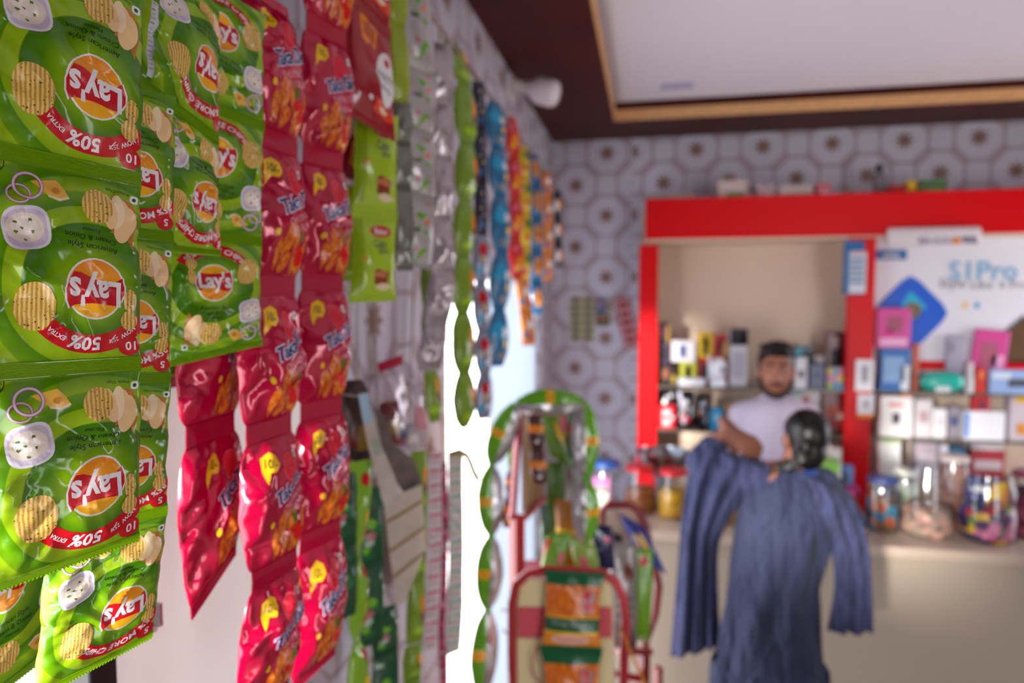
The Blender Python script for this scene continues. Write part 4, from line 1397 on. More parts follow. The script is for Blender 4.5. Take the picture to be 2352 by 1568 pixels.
def rackpack(label, P0, P1, d, W, T, mats, seed, items=None, yaw=0, roll=0, w0=.95, name='snack_packet', top=True):
    rng = np.random.default_rng(seed)
    a, b = at(*P0, d), at(*P1, d)
    root = empty(name, b, label, 'snack')
    D_ = simple(10, 14, items) if items else None
    S = side_vec(a, yaw, roll)
    Vf, Vb = foil(a, b, S, S, W, T, 10, 14, rng, .05, w0, w0, 1., .006, (3, 4))
    packet(root, 'packet', D_, Vf, Vb, mats, seals=(2, 2), sl=.05)
    return root


f_grey = M('grey_foil', '#8d8886', .3, .3, coat=.3)
f_blue = M('royal_blue_foil', '#1c2f86', .22, coat=.6)
f_navy = M('navy_shiny_foil', '#131c4a', .22, coat=.6)
f_amb = M('amber_foil', '#b87512', .25, coat=.5)
f_grn = M('grass_foil', '#6aa51c', .25, coat=.5)
f_dgr = M('pine_foil', '#1d5a2c', .25, coat=.5)
f_mar = M('maroon_foil', '#4a1a18', .25, coat=.5)
rackpack('grey snack packet with brown picture standing in the right arch of the rack', (1432, 1246), (1430, 1486), 2.2, .095, .02, (f_grey, SLV), 81, [('picture', BRN, 'b', (.3, .28, .3, .1, 1)), ('lettering', TXTG, 'p', band(.5, .53, -.6, .6)), ('lettering#2', TXTG, 'p', band(.58, .61, -.6, .6)), ('lettering#3', TXTG, 'p', band(.66, .69, -.6, .6))], 10, 6)
rackpack('bright green packet wedged at the right edge of the rack', (1482, 1262), (1472, 1470), 2.22, .06, .016, (f_grn, SLV), 82, [('picture', RED, 'b', (-.2, .12, .5, .06, 1))], 20, 4)
rackpack('royal blue packet with yellow print leaning under the rear arch', (1452, 1196), (1500, 1300), 2.27, .11, .014, (f_blue, SLV), 83, [('lettering', YEL, 'b', (.2, .4, .2, .2, 1)), ('lettering#2', YEL, 'b', (-.4, .5, .12, .18, 2))], 5, 30)
rackpack('navy packet between the two arches of the rack', (1382, 1206), (1390, 1306), 2.12, .07, .016, (f_navy, SLV), 84, [('picture', PNK, 'b', (.3, .3, .25, .08, 1))], 20, 10)
rackpack('dark purple packet behind the grey packet in the right arch', (1412, 1224), (1408, 1330), 2.285, .06, .012, (M('aubergine_foil', '#2d1a2c', .3, coat=.4), SLV), 85, None, 10, 20)
rackpack('amber packet with dark bands in the middle of the rack', (1308, 1150), (1320, 1310), 2.12, .10, .02, (f_amb, SLV), 86, [('band', BLACK, 'b', (.2, .6, .5, .08, 1)), ('picture', YEL, 'p', band(.4, .46))], 0, 8)
rackpack('green packet with red corner left of the amber packet', (1282, 1225), (1268, 1318), 2.06, .08, .016, (f_grn, SLV), 87, [('corner', RED, 'p', [(-1, .1), (-.4, .1), (-1, .6)]), ('picture', PNK, 'b', (.6, .6, .2, .15, 1))], -10, -12)
rackpack('green packet with rosy picture right of the amber packet', (1338, 1240), (1352, 1322), 2.06, .085, .016, (M('pistachio_foil', '#8cae4a', .25, coat=.5), SLV), 88, [('picture', ink('rosy', '#d8607a'), 'b', (-.2, .6, .3, .16, 1))], 0, 18)
rackpack('tall olive green packet hanging from the rack top', (1252, 936), (1290, 1060), 2.1, .085, .014, (M('olive_foil', '#5d8a1f', .25, coat=.5), SLV), 89, [('picture', YEL, 'b', (.5, .4, .3, .2, 1))], 20, 30)
rackpack('long green packet hanging lower below the olive one', (1278, 1060), (1276, 1235), 2.14, .06, .014, (M('moss_foil', '#4f7d22', .25, coat=.5), SLV), 90, None, 15, 0)
rackpack('dark pine green packet hanging under the loop of sachets', (1318, 930), (1322, 1070), 2.16, .05, .012, (f_dgr, SLV), 91, [('picture', RED, 'b', (-.5, .4, .3, .1, 1))], 15, 0)
rackpack('silver foil packet inside the sachet loop', (1316, 934), (1318, 1180), 2.2, .05, .012, (f_grey, SLV), 92, [('picture', PNK, 'b', (-.3, .3, .5, .16, 1))], 0, 10)
rackpack('yellow crisp packet with pink picture under the loop', (1296, 928), (1302, 1040), 2.18, .07, .012, (M('pale_yellow_foil', '#b9a53c', .3, coat=.4), SLV), 93, [('picture', PNK, 'b', (0, .4, .5, .16, 1))], 0, 0)
rackpack('deep green narrow packet beside the striped door view', (1252, 1160), (1254, 1300), 2.1, .03, .01, (f_dgr, SLV), 95, None, 0, 0)
strip('brown_sachet_strip', 'brown sachets with orange bands hanging beside the header board', 'snack', None, simple(8, 12, [('band', ORG, 'p', band(.35, .55)), ('band#2', WHT, 'b', (0, .8, .3, .06, 1))]),
      [(1228, 945), (1234, 1030), (1240, 1110)], 2.0, .05, .012, (f_mar, SLV), 10, [4, 4, 4], seed=96, pname='sachet', w0=.6, wm=1., hang=False)
strip('brown_sachet_strip', 'brown and orange sachets peeping out left of the red upper bar', 'snack', None, simple(8, 12, [('band', ORG, 'p', band(.35, .55)), ('band#2', YEL, 'b', (0, .8, .5, .06, 1))]),
      [(1176, 1080), (1172, 1135), (1164, 1210)], 2.08, .036, .01, (f_mar, SLV), 10, [4, 4, 4], seed=97, pname='sachet', w0=.6, wm=1., hang=False)
strip('green_sachet_strip', 'short shiny green sachet left of the red upper bar', 'snack', None, None,
      [(1180, 990), (1174, 1080)], 2.1, .03, .01, (m_gl, SLV), 10, 0, seed=98, pname='sachet', w0=.4, wm=1., hang=False)
# ================================================================== shelf unit on the back wall
YC, YP = 3.88, 4.2                       # front and back panel of the unit
m_redl = M('red_laminate', '#d80410', .35, spec=.25)
m_cream = M('cream_laminate', '#e6cdb6', .5)
m_shelf = M('smoky_shelf', '#6b655c', .2, coat=.3)
m_base = M('beige_base', '#c4a68c', .5)
zb0, zb1 = atY(1750, 545, YC).z, atY(1750, 449, YC).z
xl0 = atY(1482, 500, YC).x
xl = atY(1467, 700, YC).x
xl1 = atY(1511, 700, YC).x
xm0, xm1 = atY(1944, 800, YC).x, atY(2004, 800, YC).x
ZS1, ZS2 = atY(1700, 890, YC).z, atY(1700, 992, YC).z
XE = XR - .03
unit = empty('shelf_unit', ((xl + XE) / 2, YC, 0), 'tall red framed shelf unit with cream back against the patterned wall', 'shelf')


def bx(name, lo, hi, mat, parent, bev=.003):
    lo, hi = Vector(lo), Vector(hi)
    return box(name, (lo + hi) / 2, hi - lo, mat, parent, bev)


bx('header', (xl0, YC, zb0), (XE, YC + .03, zb1), m_redl, unit)
bx('header_top', (xl0, YC + .03, zb1 - .03), (XE, YP, zb1 - .01), M('pale_ledge', '#cfc3bd', .6), unit)
bx('header_underside', (xl0, YC, zb0 - .012), (XE, YP, zb0), m_cream, unit)
bx('post', (xl, YC - .01, 0), (xl1, YC + .025, atY(1490, 562, YC).z), m_redl, unit)
bx('post', (xm0, YC - .01, 0), (xm1, YC + .05, zb0 - .012), m_redl, unit)
bx('back_panel', (xl + .01, YP, 0), (XE, YP + .02, zb1 - .01), m_cream, unit)
bx('side_panel', (xl + .005, YC + .02, 0), (xl + .025, YP, zb0 - .012), m_cream, unit)
for z in (ZS1, ZS2):
    bx('shelf', (xl1 - .02, YC + .012, z - .014), (xm0 + .02, YP, z), m_shelf, unit)
    bx('shelf', (xm1 - .02, YC + .012, z - .014), (XE, YP, z), m_shelf, unit)
ZS3 = ZS2 - .24
bx('base_top', (xl1 - .02, YC + .01, ZS3 - .02), (XE, YP, ZS3), m_base, unit)
bx('base_front', (xl1 - .02, YC + .015, 0), (XE, YC + .035, ZS3 - .02), m_base, unit)
# white price tags and notes stuck on the middle post
for k, (x0, y0, x1, y1) in enumerate(((1963, 826, 2008, 898), (1968, 906, 2008, 958))):
    p, q = atY(x0, y1, YC - .012), atY(x1, y0, YC - .012)
    t_ = empty('price_card', p, ('crumpled white glossy card pinned highest on the middle red post', 'white card with orange lower rim pinned below the glossy one on the middle red post')[k], 'card')
    bx('sheet', (p.x, YC - .018, p.z), (q.x, YC - .01, q.z), M('card_white', '#e6e2e6', .25, coat=.4, bump=.2, bscale=40), t_)
    if k:
        bx('rim', (p.x, YC - .02, p.z), (q.x, YC - .012, p.z + .022), ORG, t_)
    bx('print', (p.x + .03, YC - .0195, p.z + .05), (q.x - .03, YC - .0175, q.z - .03), M('faint_print', '#a8a4ae', .5), t_, .0005)
# blue and white strip poster above the middle post
p, q = atY(1936, 676, YC - .02), atY(1986, 553, YC - .02)
po = empty('strip_poster', p, 'narrow blue poster with a white panel stuck above the middle red post', 'poster')
bx('sheet', (p.x, YC - .024, p.z), (q.x, YC - .012, q.z), M('poster_blue', '#0f63a0', .4), po, .001)
p2, q2 = atY(1948, 673, YC - .02), atY(1990, 578, YC - .02)
bx('white_panel', (p2.x, YC - .027, p2.z), (q2.x, YC - .023, q2.z), M('poster_white', '#d4d8de', .4), po, .001)
pa = atY(1969, 620, YC - .03)
for k in range(5):
    bx('print_line', (pa.x - .035, YC - .029, pa.z + .05 - k * .03), (pa.x + .035, YC - .0265, pa.z + .066 - k * .03), M('print_blue', '#5f7fae', .5), po, .0005)
bx('title', (pa.x - .03, YC - .029, pa.z + .085), (pa.x + .04, YC - .0265, pa.z + .1), M('print_rose', '#d3a0aa', .5), po, .0005)

# --- phone advertisement board in the right bay
YA = 3.97
p, q = atY(1992, 846, YA), atY(2352, 540, YA)
ad = empty('advert_board', (p.x, YA, p.z), 'white phone advertisement board reading S1Pro in the right bay of the shelf unit', 'poster')
bx('board', (p.x, YA, p.z - .02), (XE - .02, YA + .012, zb0 - .0125), M('advert_white', '#e3e2ea', .3), ad)


def flat(name, pts, mat, parent, Y, yoff=.0):
    P = [atY(x, y, Y) for x, y in pts]
    n_ = len(P)
    V = P + [v + Vector((0, .002, 0)) for v in P]
    return obj(name, V, [tuple(range(n_)), tuple(range(2 * n_ - 1, n_ - 1, -1))] + [(k, n_ + k, n_ + (k + 1) % n_, (k + 1) % n_) for k in range(n_)], mat, parent)


def sign(name, body, px, py, w_px, mat, parent, Y, bold=.01, h_px=None):
    V, Fc = text_geo(body, 1., bold)
    k = w_px / np.ptp(V[:, 0])
    kh = h_px / np.ptp(V[:, 1]) if h_px else k
    c0 = atY(px, py, Y)
    m_px = (atY(px + 50, py, Y).x - c0.x) / 50
    P = [(c0.x + v[0] * k * m_px, Y, c0.z + v[1] * kh * m_px) for v in V]
    return obj(name, P, Fc, mat, parent)


m_pbl = M('phone_blue', '#0b5bd0', .3)
flat('logo_block', [(2012, 573), (2012, 596), (2083, 596), (2083, 573)], M('logo_blue', '#1267a8', .4), ad, YA - .003)
sign('logo_text', 'vivo', 2047, 585, 40, WHT, ad, YA - .006, .02)
sign('title', 'S1Pro', 2258, 621, 160, M('title_blue', '#7fb2d6', .4), ad, YA - .003, .02)
for wd_, x_, w_px in (('Style', 2188, 62), ('Like', 2256, 50), ('a', 2302, 14), ('Pro', 2342, 44)):
    sign('slogan_word', wd_, x_, 653, w_px, M('slogan_grey', '#8f8a92', .4), ad, YA - .003, .0)
ph = rsq(2092, 718, 66, 45, 24, 7)
phn = flat('phone', [(x, y) for x, y in (ph - (2092, 718)) * (1.0, 1.0) + (2092, 718)], m_pbl, ad, YA - .004)
flat('phone_sheen', [(2092, 668), (2070, 700), (2092, 722), (2130, 706)], M('phone_cyan', '#14b3d8', .3), phn, YA - .006)
flat('camera_block', rsq(2098, 712, 17, 20, 16, 5), M('camera_brown', '#7a6a4a', .3), phn, YA - .008)
for k, (x, mt) in enumerate(((2217, YEL), (2244, SKYB))):
    flat('badge', ell(x, 701, 6, 7, 0, 10), mt, ad, YA - .003)
flat('brown_corner', [(2352, 730), (2300, 770), (2310, 836), (2420, 836), (2420, 690)], M('advert_brown', '#5a3a18', .4), ad, YA - .003)
flat('grey_edge', [(2352, 722), (2298, 766), (2300, 772), (2352, 730)], M('advert_grey', '#5d6a6e', .4), ad, YA - .0035)
flat('red_sill', [(2110, 828), (2110, 850), (2420, 852), (2420, 830)], m_redl, ad, YA - .003)
# white light cover hanging over the board
p, q = atY(2042, 563, YC - .06), atY(2258, 518, YC - .06)
lc = empty('banner_roll', p, 'white rounded banner roll fixed under the red header', 'banner')
V, Fc = tube_geo([(p.x, YC - .03, (p.z + q.z) / 2), (p.x + .01, YC - .03, (p.z + q.z) / 2), (q.x - .01, YC - .03, (p.z + q.z) / 2), (q.x, YC - .03, (p.z + q.z) / 2)], [(.02, .04), (.028, (q.z - p.z) / 2), (.028, (q.z - p.z) / 2), (.02, .04)], 16)
obj('cover', V, Fc, M('banner_white', '#e4dcdf', .35), lc, True)
sign('print', 'Mobile', 2150, 552, 80, M('banner_print', '#b4aec0', .5), lc, YC - .061, .02)
flat('print_patch', [(2190, 545), (2190, 560), (2205, 560), (2205, 545)], ORG, lc, YC - .061)
flat('print_patch', [(2210, 543), (2210, 558), (2246, 560), (2246, 543)], M('banner_dark', '#8a8296', .5), lc, YC - .061)


# --- goods
TOP = {}                                 # height of each carton's top, for stacking
def pbox(label, r, Y, dep, col, prints=(), zs=None, name='carton', cat='box', rz=0., lid=None, rough=.35, ry=0., h=None):
    """product box: r = pixel rectangle of its front; stands on zs; prints = (name, colour, x0, y0, x1, y1) in fractions, y down"""
    a, b = atY(r[0], r[3], Y), atY(r[2], r[1], Y)
    z0 = zs if zs is not None else a.z
    w, h = b.x - a.x, h or b.z - z0
    TOP[label] = z0 + h + .0014
    root = empty(name, ((a.x + b.x) / 2, Y, z0), label, cat, None, rz)
    root.rotation_euler[1] = ry
    mt = M('carton_' + col, col, rough, coat=.2)
    box('body', (0, dep / 2, h / 2), (w, dep, h), mt, root, min(.004, w * .05), local=True)
    box('top_flap', (0, dep / 2, h + .0006), (w * .96, dep * .94, .0015), M('flap_' + (lid or col), lid or col, rough), root, local=True)
    for pr in prints:
        nm, c_, x0, y0, x1, y1 = pr
        mt2 = c_ if not isinstance(c_, str) else M('print_' + c_, c_, .4)
        box(nm, ((x0 + x1) / 2 * w - w / 2, -.001, h - (y0 + y1) / 2 * h), ((x1 - x0) * w, .0025, (y1 - y0) * h), mt2, root, local=True)
    return root


YI = YC + .05
W_, K_ = '#e3dee2', '#1b1b20'
ph_ = lambda c1='#1b1b20', c2='#3a6aa8': (('phone_picture', c1, .32, .15, .68, .85), ('screen_picture', c2, .36, .22, .64, .6))
B5 = 'dark brown carton with face picture at the left end of the upper shelf'
pbox(B5, (1513, 838, 1555, 890), YI - .005, .115, '#241814', (('picture', '#8a5238', .2, .2, .55, .7), ('print', '#a08a2a', .7, .5, .95, .9)), ZS1)
B6 = 'lime edged phone carton on the upper shelf'
pbox(B6, (1561, 832, 1600, 890), YI + .02, .1, '#b9bb3a', ph_('#24262a', '#8a6a7a'), ZS1)
B7 = 'large red carton behind the white gadget'
pbox(B7, (1606, 824, 1671, 890), YI + .047, .1, '#c0101e', (('panel', '#2a2226', .05, .2, .32, .8), ('lettering', '#e6c9c9', .6, .3, .92, .4)), ZS1)
B0 = 'purple and black carton beside the left red post'
pbox(B0, (1514, 790, 1539, 838), YI + .005, .1, '#4a2c50', (('print', '#16141a', .2, .2, .8, .8),), TOP[B5])
pbox('dark carton with amber edge on top of the purple one', (1514, 741, 1538, 790), YI + .005, .1, '#2a2118', (('print', '#b58a2a', .75, .1, .98, .95), ('picture', '#7d3a52', .25, .2, .6, .7)), TOP[B0])
pbox('white carton with a small blue phone picture on the upper shelf', (1542, 783, 1598, 832), YI + .022, .09, W_, (('phone_picture', '#2a4fa0', .36, .2, .6, .8), ('screen_picture', '#5b86d6', .42, .3, .55, .6)), TOP[B6])
pbox('yellow phone carton standing high on the upper shelf', (1603, 764, 1638, 826), YI + .05, .08, '#e0b80e', ph_(), TOP[B7])
pbox('red phone carton beside the yellow one', (1641, 770, 1669, 826), YI + .05, .08, '#c31d2a', ph_('#20242e', '#6b8fd6') + (('side_print', '#e6b860', .74, .3, .98, .95),), TOP[B7])
pbox('flat white carton at the front of the upper shelf', (1558, 870, 1620, 890), YI - .036, .03, '#efeff4', (('edge_print', '#c9cbd6', .05, .1, .95, .25),), ZS1)
pbox('tall white carton with black top beside the shopkeeper', (1676, 756, 1718, 890), YI, .1, '#d8d6de', (('top_print', '#26262c', .0, .0, 1., .28), ('corner_print', '#c8202c', .72, .08, .98, .24), ('text_block', '#b8b6c2', .15, .4, .85, .85)), ZS1, lid='#26262c')
# white dome gadget
c0 = atY(1649, 889, YI - .002)
gd = empty('white_gadget', (c0.x, YI - .002, ZS1), 'white dome shaped camera gadget with antenna on the upper shelf', 'camera')
lathe('base', [(.0, 0), (.043, 0), (.045, .01), (.042, .03), (.034, .045)], M('gadget_white', '#eef0f6', .25, coat=.4), gd, caps=(False, True))
lathe('head', [(.0, .045), (.034, .05), (.042, .08), (.044, .11), (.038, .14), (.02, .158), (.0, .162)], MATS['gadget_white'], gd)
V, Fc = tube_geo([(.02, -.037, .095), (.02, -.046, .095)], [.016, .014], 14)
obj('lens', [Vector(v) for v in V], Fc, M('lens_black', '#121216', .1, coat=1.), gd, True, local=True)
V, Fc = tube_geo([(-.045, 0, .03), (-.046, 0, .1), (-.05, 0, .17)], [.012, .011, .01], 10)
obj('antenna', [Vector(v) for v in V], Fc, MATS['gadget_white'], gd, True, local=True)
# right of the shopkeeper
pbox('teal gadget carton right of the shopkeeper', (1824, 794, 1868, 892), YI + .06, .08, '#284a58', (('picture', '#3fa3b8', .05, .05, .4, .25), ('print', '#2b3338', .4, .1, .95, .4)), ZS1)
pbox('white framed carton right of the shopkeeper', (1826, 822, 1855, 891), YI - .03, .06, '#d3d0d4', (('window', '#2c2c38', .3, .4, .7, .65),), ZS1)
pbox('grey carton behind the navy box', (1869, 818, 1893, 890), YI + .06, .06, '#bdb4ae', (('print', '#d9d3cf', .1, .1, .9, .3),), ZS1)
pbox('plain navy blue box on the upper shelf', (1858, 836, 1896, 891), YI - .02, .06, '#16245e', (('foil_print', '#2c4690', .3, .4, .7, .5),), ZS1)
pbox('dark red figure carton beside the middle post', (1896, 764, 1944, 892), YI + .07, .06, '#6d1c22', (('picture', '#c9b6b0', .3, .08, .62, .28), ('picture_dark', '#37262c', .2, .3, .8, .62)), ZS1)
cb_ = pbox('small box of bright pastel squares on the upper shelf', (1899, 844, 1938, 892), YI - .02, .07, '#c7b9c8', (), ZS1)
a, b = atY(1899, 892, YI - .02), atY(1938, 844, YI - .02)
w, h = b.x - a.x, b.z - ZS1
for i in range(3):
    for j in range(3):
        cc = ('#e8dc4a', '#ea7fb0', '#b8d23c', '#58b4dc', '#e6a2c4', '#4aa8d8', '#ec8fb8', '#ecd62e', '#58b4dc')[i * 3 + j]
        box('square', ((i - 1) * w / 3, -.001, h * (.83 - j / 3)), (w * .3, .003, h * .3), M('print_' + cc, cc, .4), cb_, local=True)
# lower shelf
for k, (x0, x1, y0, lb) in enumerate(((1512, 1552, 902, 'black and white floral bag at the left end of the lower shelf'), (1554, 1597, 898, 'black and white floral bag next to the light blue pack'), (1604, 1626, 915, 'narrow black and white bag squeezed beside the light blue pack'))):
    a, b = atY(x0, 991, YI), atY(x1, y0, YI)
    rt = empty('floral_bag', ((a.x + b.x) / 2, YI, ZS2), lb, 'bag')
    m_fl = M('floral_print', '#15161a', .4)
    rng = np.random.default_rng(100 + k)
    top, bot = Vector(((a.x + b.x) / 2, YI + .04, b.z)), Vector(((a.x + b.x) / 2, YI + .04, ZS2))
    Vf, Vb = foil(top, bot, Vector((1, 0, 0)), Vector((1, 0, 0)), b.x - a.x, .03, 10, 12, rng, .03, .9, 1, 1, .005, (3, 4))
    its = [('flower', (WHT, PALE, ink('pale_teal', '#a9c4cc'), ORG)[int(rng.integers(0, 4)) if q % 5 == 0 else q % 2], 'b', (rng.uniform(-.75, .75), rng.uniform(.08, .9), .2, .07, q)) for q in range(14)]
    its = [('flower#%d' % q,) + it[1:] for q, it in enumerate(its)]
    if k < 2:
        its.append(('red_label', ink('label_red', '#d81c30'), 'b', (-.2, .75, .6, .14, 7)))
    packet(rt, 'bag', simple(10, 12, its), Vf, Vb, (m_fl, m_fl), seals=(0, 0))
pbox('red and white pack before the floral bags', (1512, 930, 1552, 990), YI - .036, .03, '#cf1626', (('picture', '#ecd2d6', .25, .2, .7, .85), ('print', '#f0e4e6', .3, .45, .9, .6)), ZS2, cat='pack')
pbox('light blue pack on the lower shelf', (1632, 938, 1660, 990), YI - .01, .045, '#2f9fd6', (('print', '#8fd0ea', .2, .25, .8, .6),), ZS2, cat='pack')
pbox('ochre carton beside the light blue pack', (1660, 930, 1692, 990), YI + .04, .06, '#c79a5c', (('print', '#a5713a', .2, .3, .8, .5),), ZS2)
pbox('white carton with red emblem on the lower shelf behind the customer', (1816, 900, 1884, 992), YI + .03, .08, '#cfcacb', (('emblem', '#c94a4a', .4, .1, .6, .3), ('strip', '#6fb0b8', .05, .02, .4, .1)), ZS2)
pbox('dark red carton with orange swirl print on the lower shelf', (1886, 902, 1952, 993), YI + .02, .08, '#6a1a1c', (('swirl', '#b04a2c', .15, .35, .6, .6), ('swirl', '#d0b9b2', .55, .5, .85, .7), ('swirl', '#9a2c24', .1, .65, .8, .85)), ZS2)

# --- right bay
YQ = YC + .04
pbox('blue and white gadget box below the pink toy carton', (2020, 800, 2092, 898), YQ - .01, .05, '#2a6fb8', (('panel', '#8fb4de', .1, .2, .8, .8), ('corner', '#e7ecf4', .7, .4, .98, .98)), ZS1)
pbox('bright pink toy carton on top of the blue box', (2012, 708, 2094, 800), YQ - .01, .045, '#d8479a', (('picture', '#a8536f', .3, .2, .75, .6), ('print', '#f0b6da', .1, .75, .9, .95), ('print', '#e62f9a', .2, .55, .5, .75)), TOP['blue and white gadget box below the pink toy carton'])
pbox('orange edged carton behind the blue gadget box', (2094, 790, 2112, 898), YQ + .01, .02, '#c75a3c', (), ZS1)
pbox('bright pink toy carton leaning over the red sill', (2224, 758, 2308, 892), YQ + .018, .025, '#d84596', (('picture', '#b05a72', .2, .2, .7, .6), ('print', '#f0a8d0', .55, .4, .9, .75)), ZS1 + .0085, rz=0., ry=.09)
pbox('grey cartons behind the leaning pink carton', (2172, 772, 2218, 892), YQ + .02, .025, '#a9a6ba', (('print', '#8b8798', .1, .1, .4, .3),), ZS1)
c0 = atY(2161, 895, YQ)
tp = empty('turquoise_case', (c0.x, YQ - .01, ZS1), 'turquoise rounded oval case on the upper shelf of the right bay', 'case')
bm = bmesh.new()
bmesh.ops.create_uvsphere(bm, u_segments=28, v_segments=16, radius=1)
for v in bm.verts:
    x, y, z = v.co
    f_ = lambda t, p_: math.copysign(abs(t) ** p_, t)
    v.co = (f_(x, .75) * .106, f_(y, .8) * .03, .052 + f_(z, .85) * .052)
bm_obj('shell', bm, M('turquoise_plastic', '#25b8a4', .25, coat=.4), tp, True)
box('label', (-.005, -.0305, .018), (.07, .003, .025), M('label_white', '#e9eef0', .4), tp, local=True)
bq = atY(2223, 895, YQ)
bt = empty('white_bottle', (bq.x, YQ - .012, ZS1), 'small white cone topped bottle beside the turquoise case', 'bottle')
lathe('body', [(0, 0), (.021, 0), (.022, .01), (.021, .06), (.017, .1)], M('bottle_white', '#d9d4d4', .3), bt, caps=(False, True))
lathe('cap', [(.018, .1), (.015, .15), (.006, .165), (0, .166)], MATS['bottle_white'], bt)
pbox('small red orange pack next to the white bottle', (2241, 846, 2266, 897), YQ - .03, .04, '#d8341f', (('print', '#ef7a4a', .2, .1, .8, .4),), ZS1, cat='pack')
pbox('pale blue carton with a dark device picture at the right end of the shelf', (2272, 851, 2370, 899), YQ - .035, .045, '#9db9e6', (('device_picture', '#4a505e', .45, .35, .95, .7), ('print', '#dfe8f6', .05, .1, .5, .35)), ZS1)
pbox('white adapter carton with a small dark adapter picture', (2020, 912, 2098, 1001), YQ - .02, .08, '#eceae8', (('adapter_picture', '#3a3a44', .38, .4, .6, .66), ('lettering', '#d98a8a', .25, .14, .68, .24)), ZS2)
pbox('orange tipped small carton on top of the adapter carton', (2072, 899, 2096, 911), YQ + .0, .05, '#e8781c', (), TOP['white adapter carton with a small dark adapter picture'], h=.014)
for k, (x0, y0, x1, lb, c_, pr) in enumerate(((2102, 918, 2142, 'off white carton with faint mauve print next to the adapter carton', '#d9d2d4', '#b59aa2'), (2142, 940, 2176, 'bright white small carton with rounded print', '#f0eef0', '#dcd8dc'), (2179, 936, 2204, 'grey violet carton with blue edge', '#a39aa8', '#39508a'))):
    pbox(lb, (x0, y0, x1, 1000), YQ + .01 * k, .07, c_, (('print', pr, .2, .3, .8, .6),), ZS2)
pbox('long bright white carton on the lower shelf of the right bay', (2214, 947, 2310, 1001), YQ - .02, .09, '#f6f5fa', (('edge_print', '#6f9fe0', .0, .05, .12, .9),), ZS2)
pbox('red phone accessory pack above the bright white carton', (2232, 906, 2276, 948), YQ + .01, .04, '#c5202c', (('device_picture', '#34384a', .35, .45, .75, .8),), TOP['long bright white carton on the lower shelf of the right bay'], cat='pack', h=ZS1 - .018 - TOP['long bright white carton on the lower shelf of the right bay'])
pbox('tall pale carton with yellow top at the right end', (2318, 912, 2380, 1001), YQ, .08, '#d3c6cc', (('top_print', '#e8b81e', .2, .0, .9, .14), ('low_print', '#e0923a', .3, .6, .95, .85)), ZS2, lid='#e8b81e')
LO = 'white carton with lime base, lower of the two by the middle post'
pbox(LO, (2017, 1050, 2070, 1090), YQ - .01, .08, '#eef0ee', (('lime_strip', '#9fd02a', .0, .82, 1., .99),), ZS3)
pbox('white carton with lime edge stacked on the lower one by the middle post', (2017, 1008, 2070, 1050), YQ - .01, .08, '#eef0ee', (('lime_strip', '#9fd02a', .0, .0, 1., .1),), TOP[LO], h=ZS2 - .02 - TOP[LO])
for k, (x0, y0, x1, c_, lb, pr) in enumerate(((2100, 1018, 2154, '#a89aa4', 'mauve grey carton behind the counter jars', '#c9c0c8'), (2158, 1022, 2178, '#c9c6d2', 'pale lilac carton with grey edge behind the jars', '#8f8a9a'), (2184, 1026, 2220, '#3a6a8c', 'steel blue pack behind the jars', '#6fa0c0'), (2228, 1036, 2310, '#b0323c', 'long red lidded pack behind the jars', '#d8c4c8'))):
    pbox(lb, (x0, y0, x1, 1100), YQ + .02 + .01 * k, .08, c_, (('print', pr, .1, .3, .9, .6),), ZS3)
zt = TOP['long red lidded pack behind the jars']
pbox('stack of white cartons under the lower shelf', (2232, 1000, 2306, 1036), YQ + .05, .08, '#dcd6da', (('print', '#c0b6bc', .1, .3, .9, .6),), zt, h=ZS2 - .02 - zt)

# --- things on top of the header
zt = zb1 - .01
for r_, c_, lb, pr in (((1648, 413, 1718, 446), '#cfbdb8', 'pale pink carton with green strip on top of the red header', '#6a8a5a'), ((1738, 422, 1782, 444), '#b9a2a6', 'dusty mauve carton lying on the header', '#d6c6c8'), ((1788, 424, 1868, 443), '#c9bcb8', 'long dusty white carton on the header', '#a9a09c'), ((1874, 420, 1910, 441), '#c96a74', 'small red and white carton on the header', '#e3cfd0'),
                       ((2112, 412, 2176, 434), '#4f7a4a', 'green toy carton lying on the header', '#7aa05a'), ((1490, 442, 1590, 456), '#b9aaa6', 'flat dusty carton lying at the left end of the header', '#9a8f8c')):
    pbox(lb, r_, YC + .06, .12, c_, (('strip', pr, .3, .6, .9, .95),), zt, rough=.6)
c0 = atY(2018, 428, YC + .08)
fg = empty('figurine', (c0.x, YC + .08, zt), 'small dark figurine standing on the red header', 'figurine')
lathe('pedestal', [(0, 0), (.032, 0), (.032, .02), (.02, .03)], M('figurine_dark', '#3c3638', .5), fg, caps=(False, True))
lathe('torso', [(.02, .03), (.03, .06), (.034, .09), (.024, .115), (.01, .122)], M('figurine_grey', '#6e666c', .5), fg, caps=(False, True))
lathe('head', [(0, .12), (.016, .126), (.022, .145), (.016, .165), (0, .172)], MATS['figurine_dark'], fg)
c0 = atY(2072, 432, YC + .06)
tr_ = empty('toy_truck', (c0.x, YC + .08, zt), 'red and yellow toy truck on the red header', 'toy')
box('bed', (-.022, 0, .035), (.085, .06, .03), M('toy_red', '#b81c1c', .4), tr_, .004, local=True)
box('cab', (.045, 0, .045), (.045, .06, .06), M('toy_yellow', '#d8b31c', .4), tr_, .006, local=True)
for sx in (-.05, .04):
    V, Fc = tube_geo([(sx, -.034, .012), (sx, .034, .012)], .013, 12)
    obj('wheel', [Vector(v) for v in V], Fc, M('toy_tyre', '#1c1c1c', .6), tr_, True, local=True)

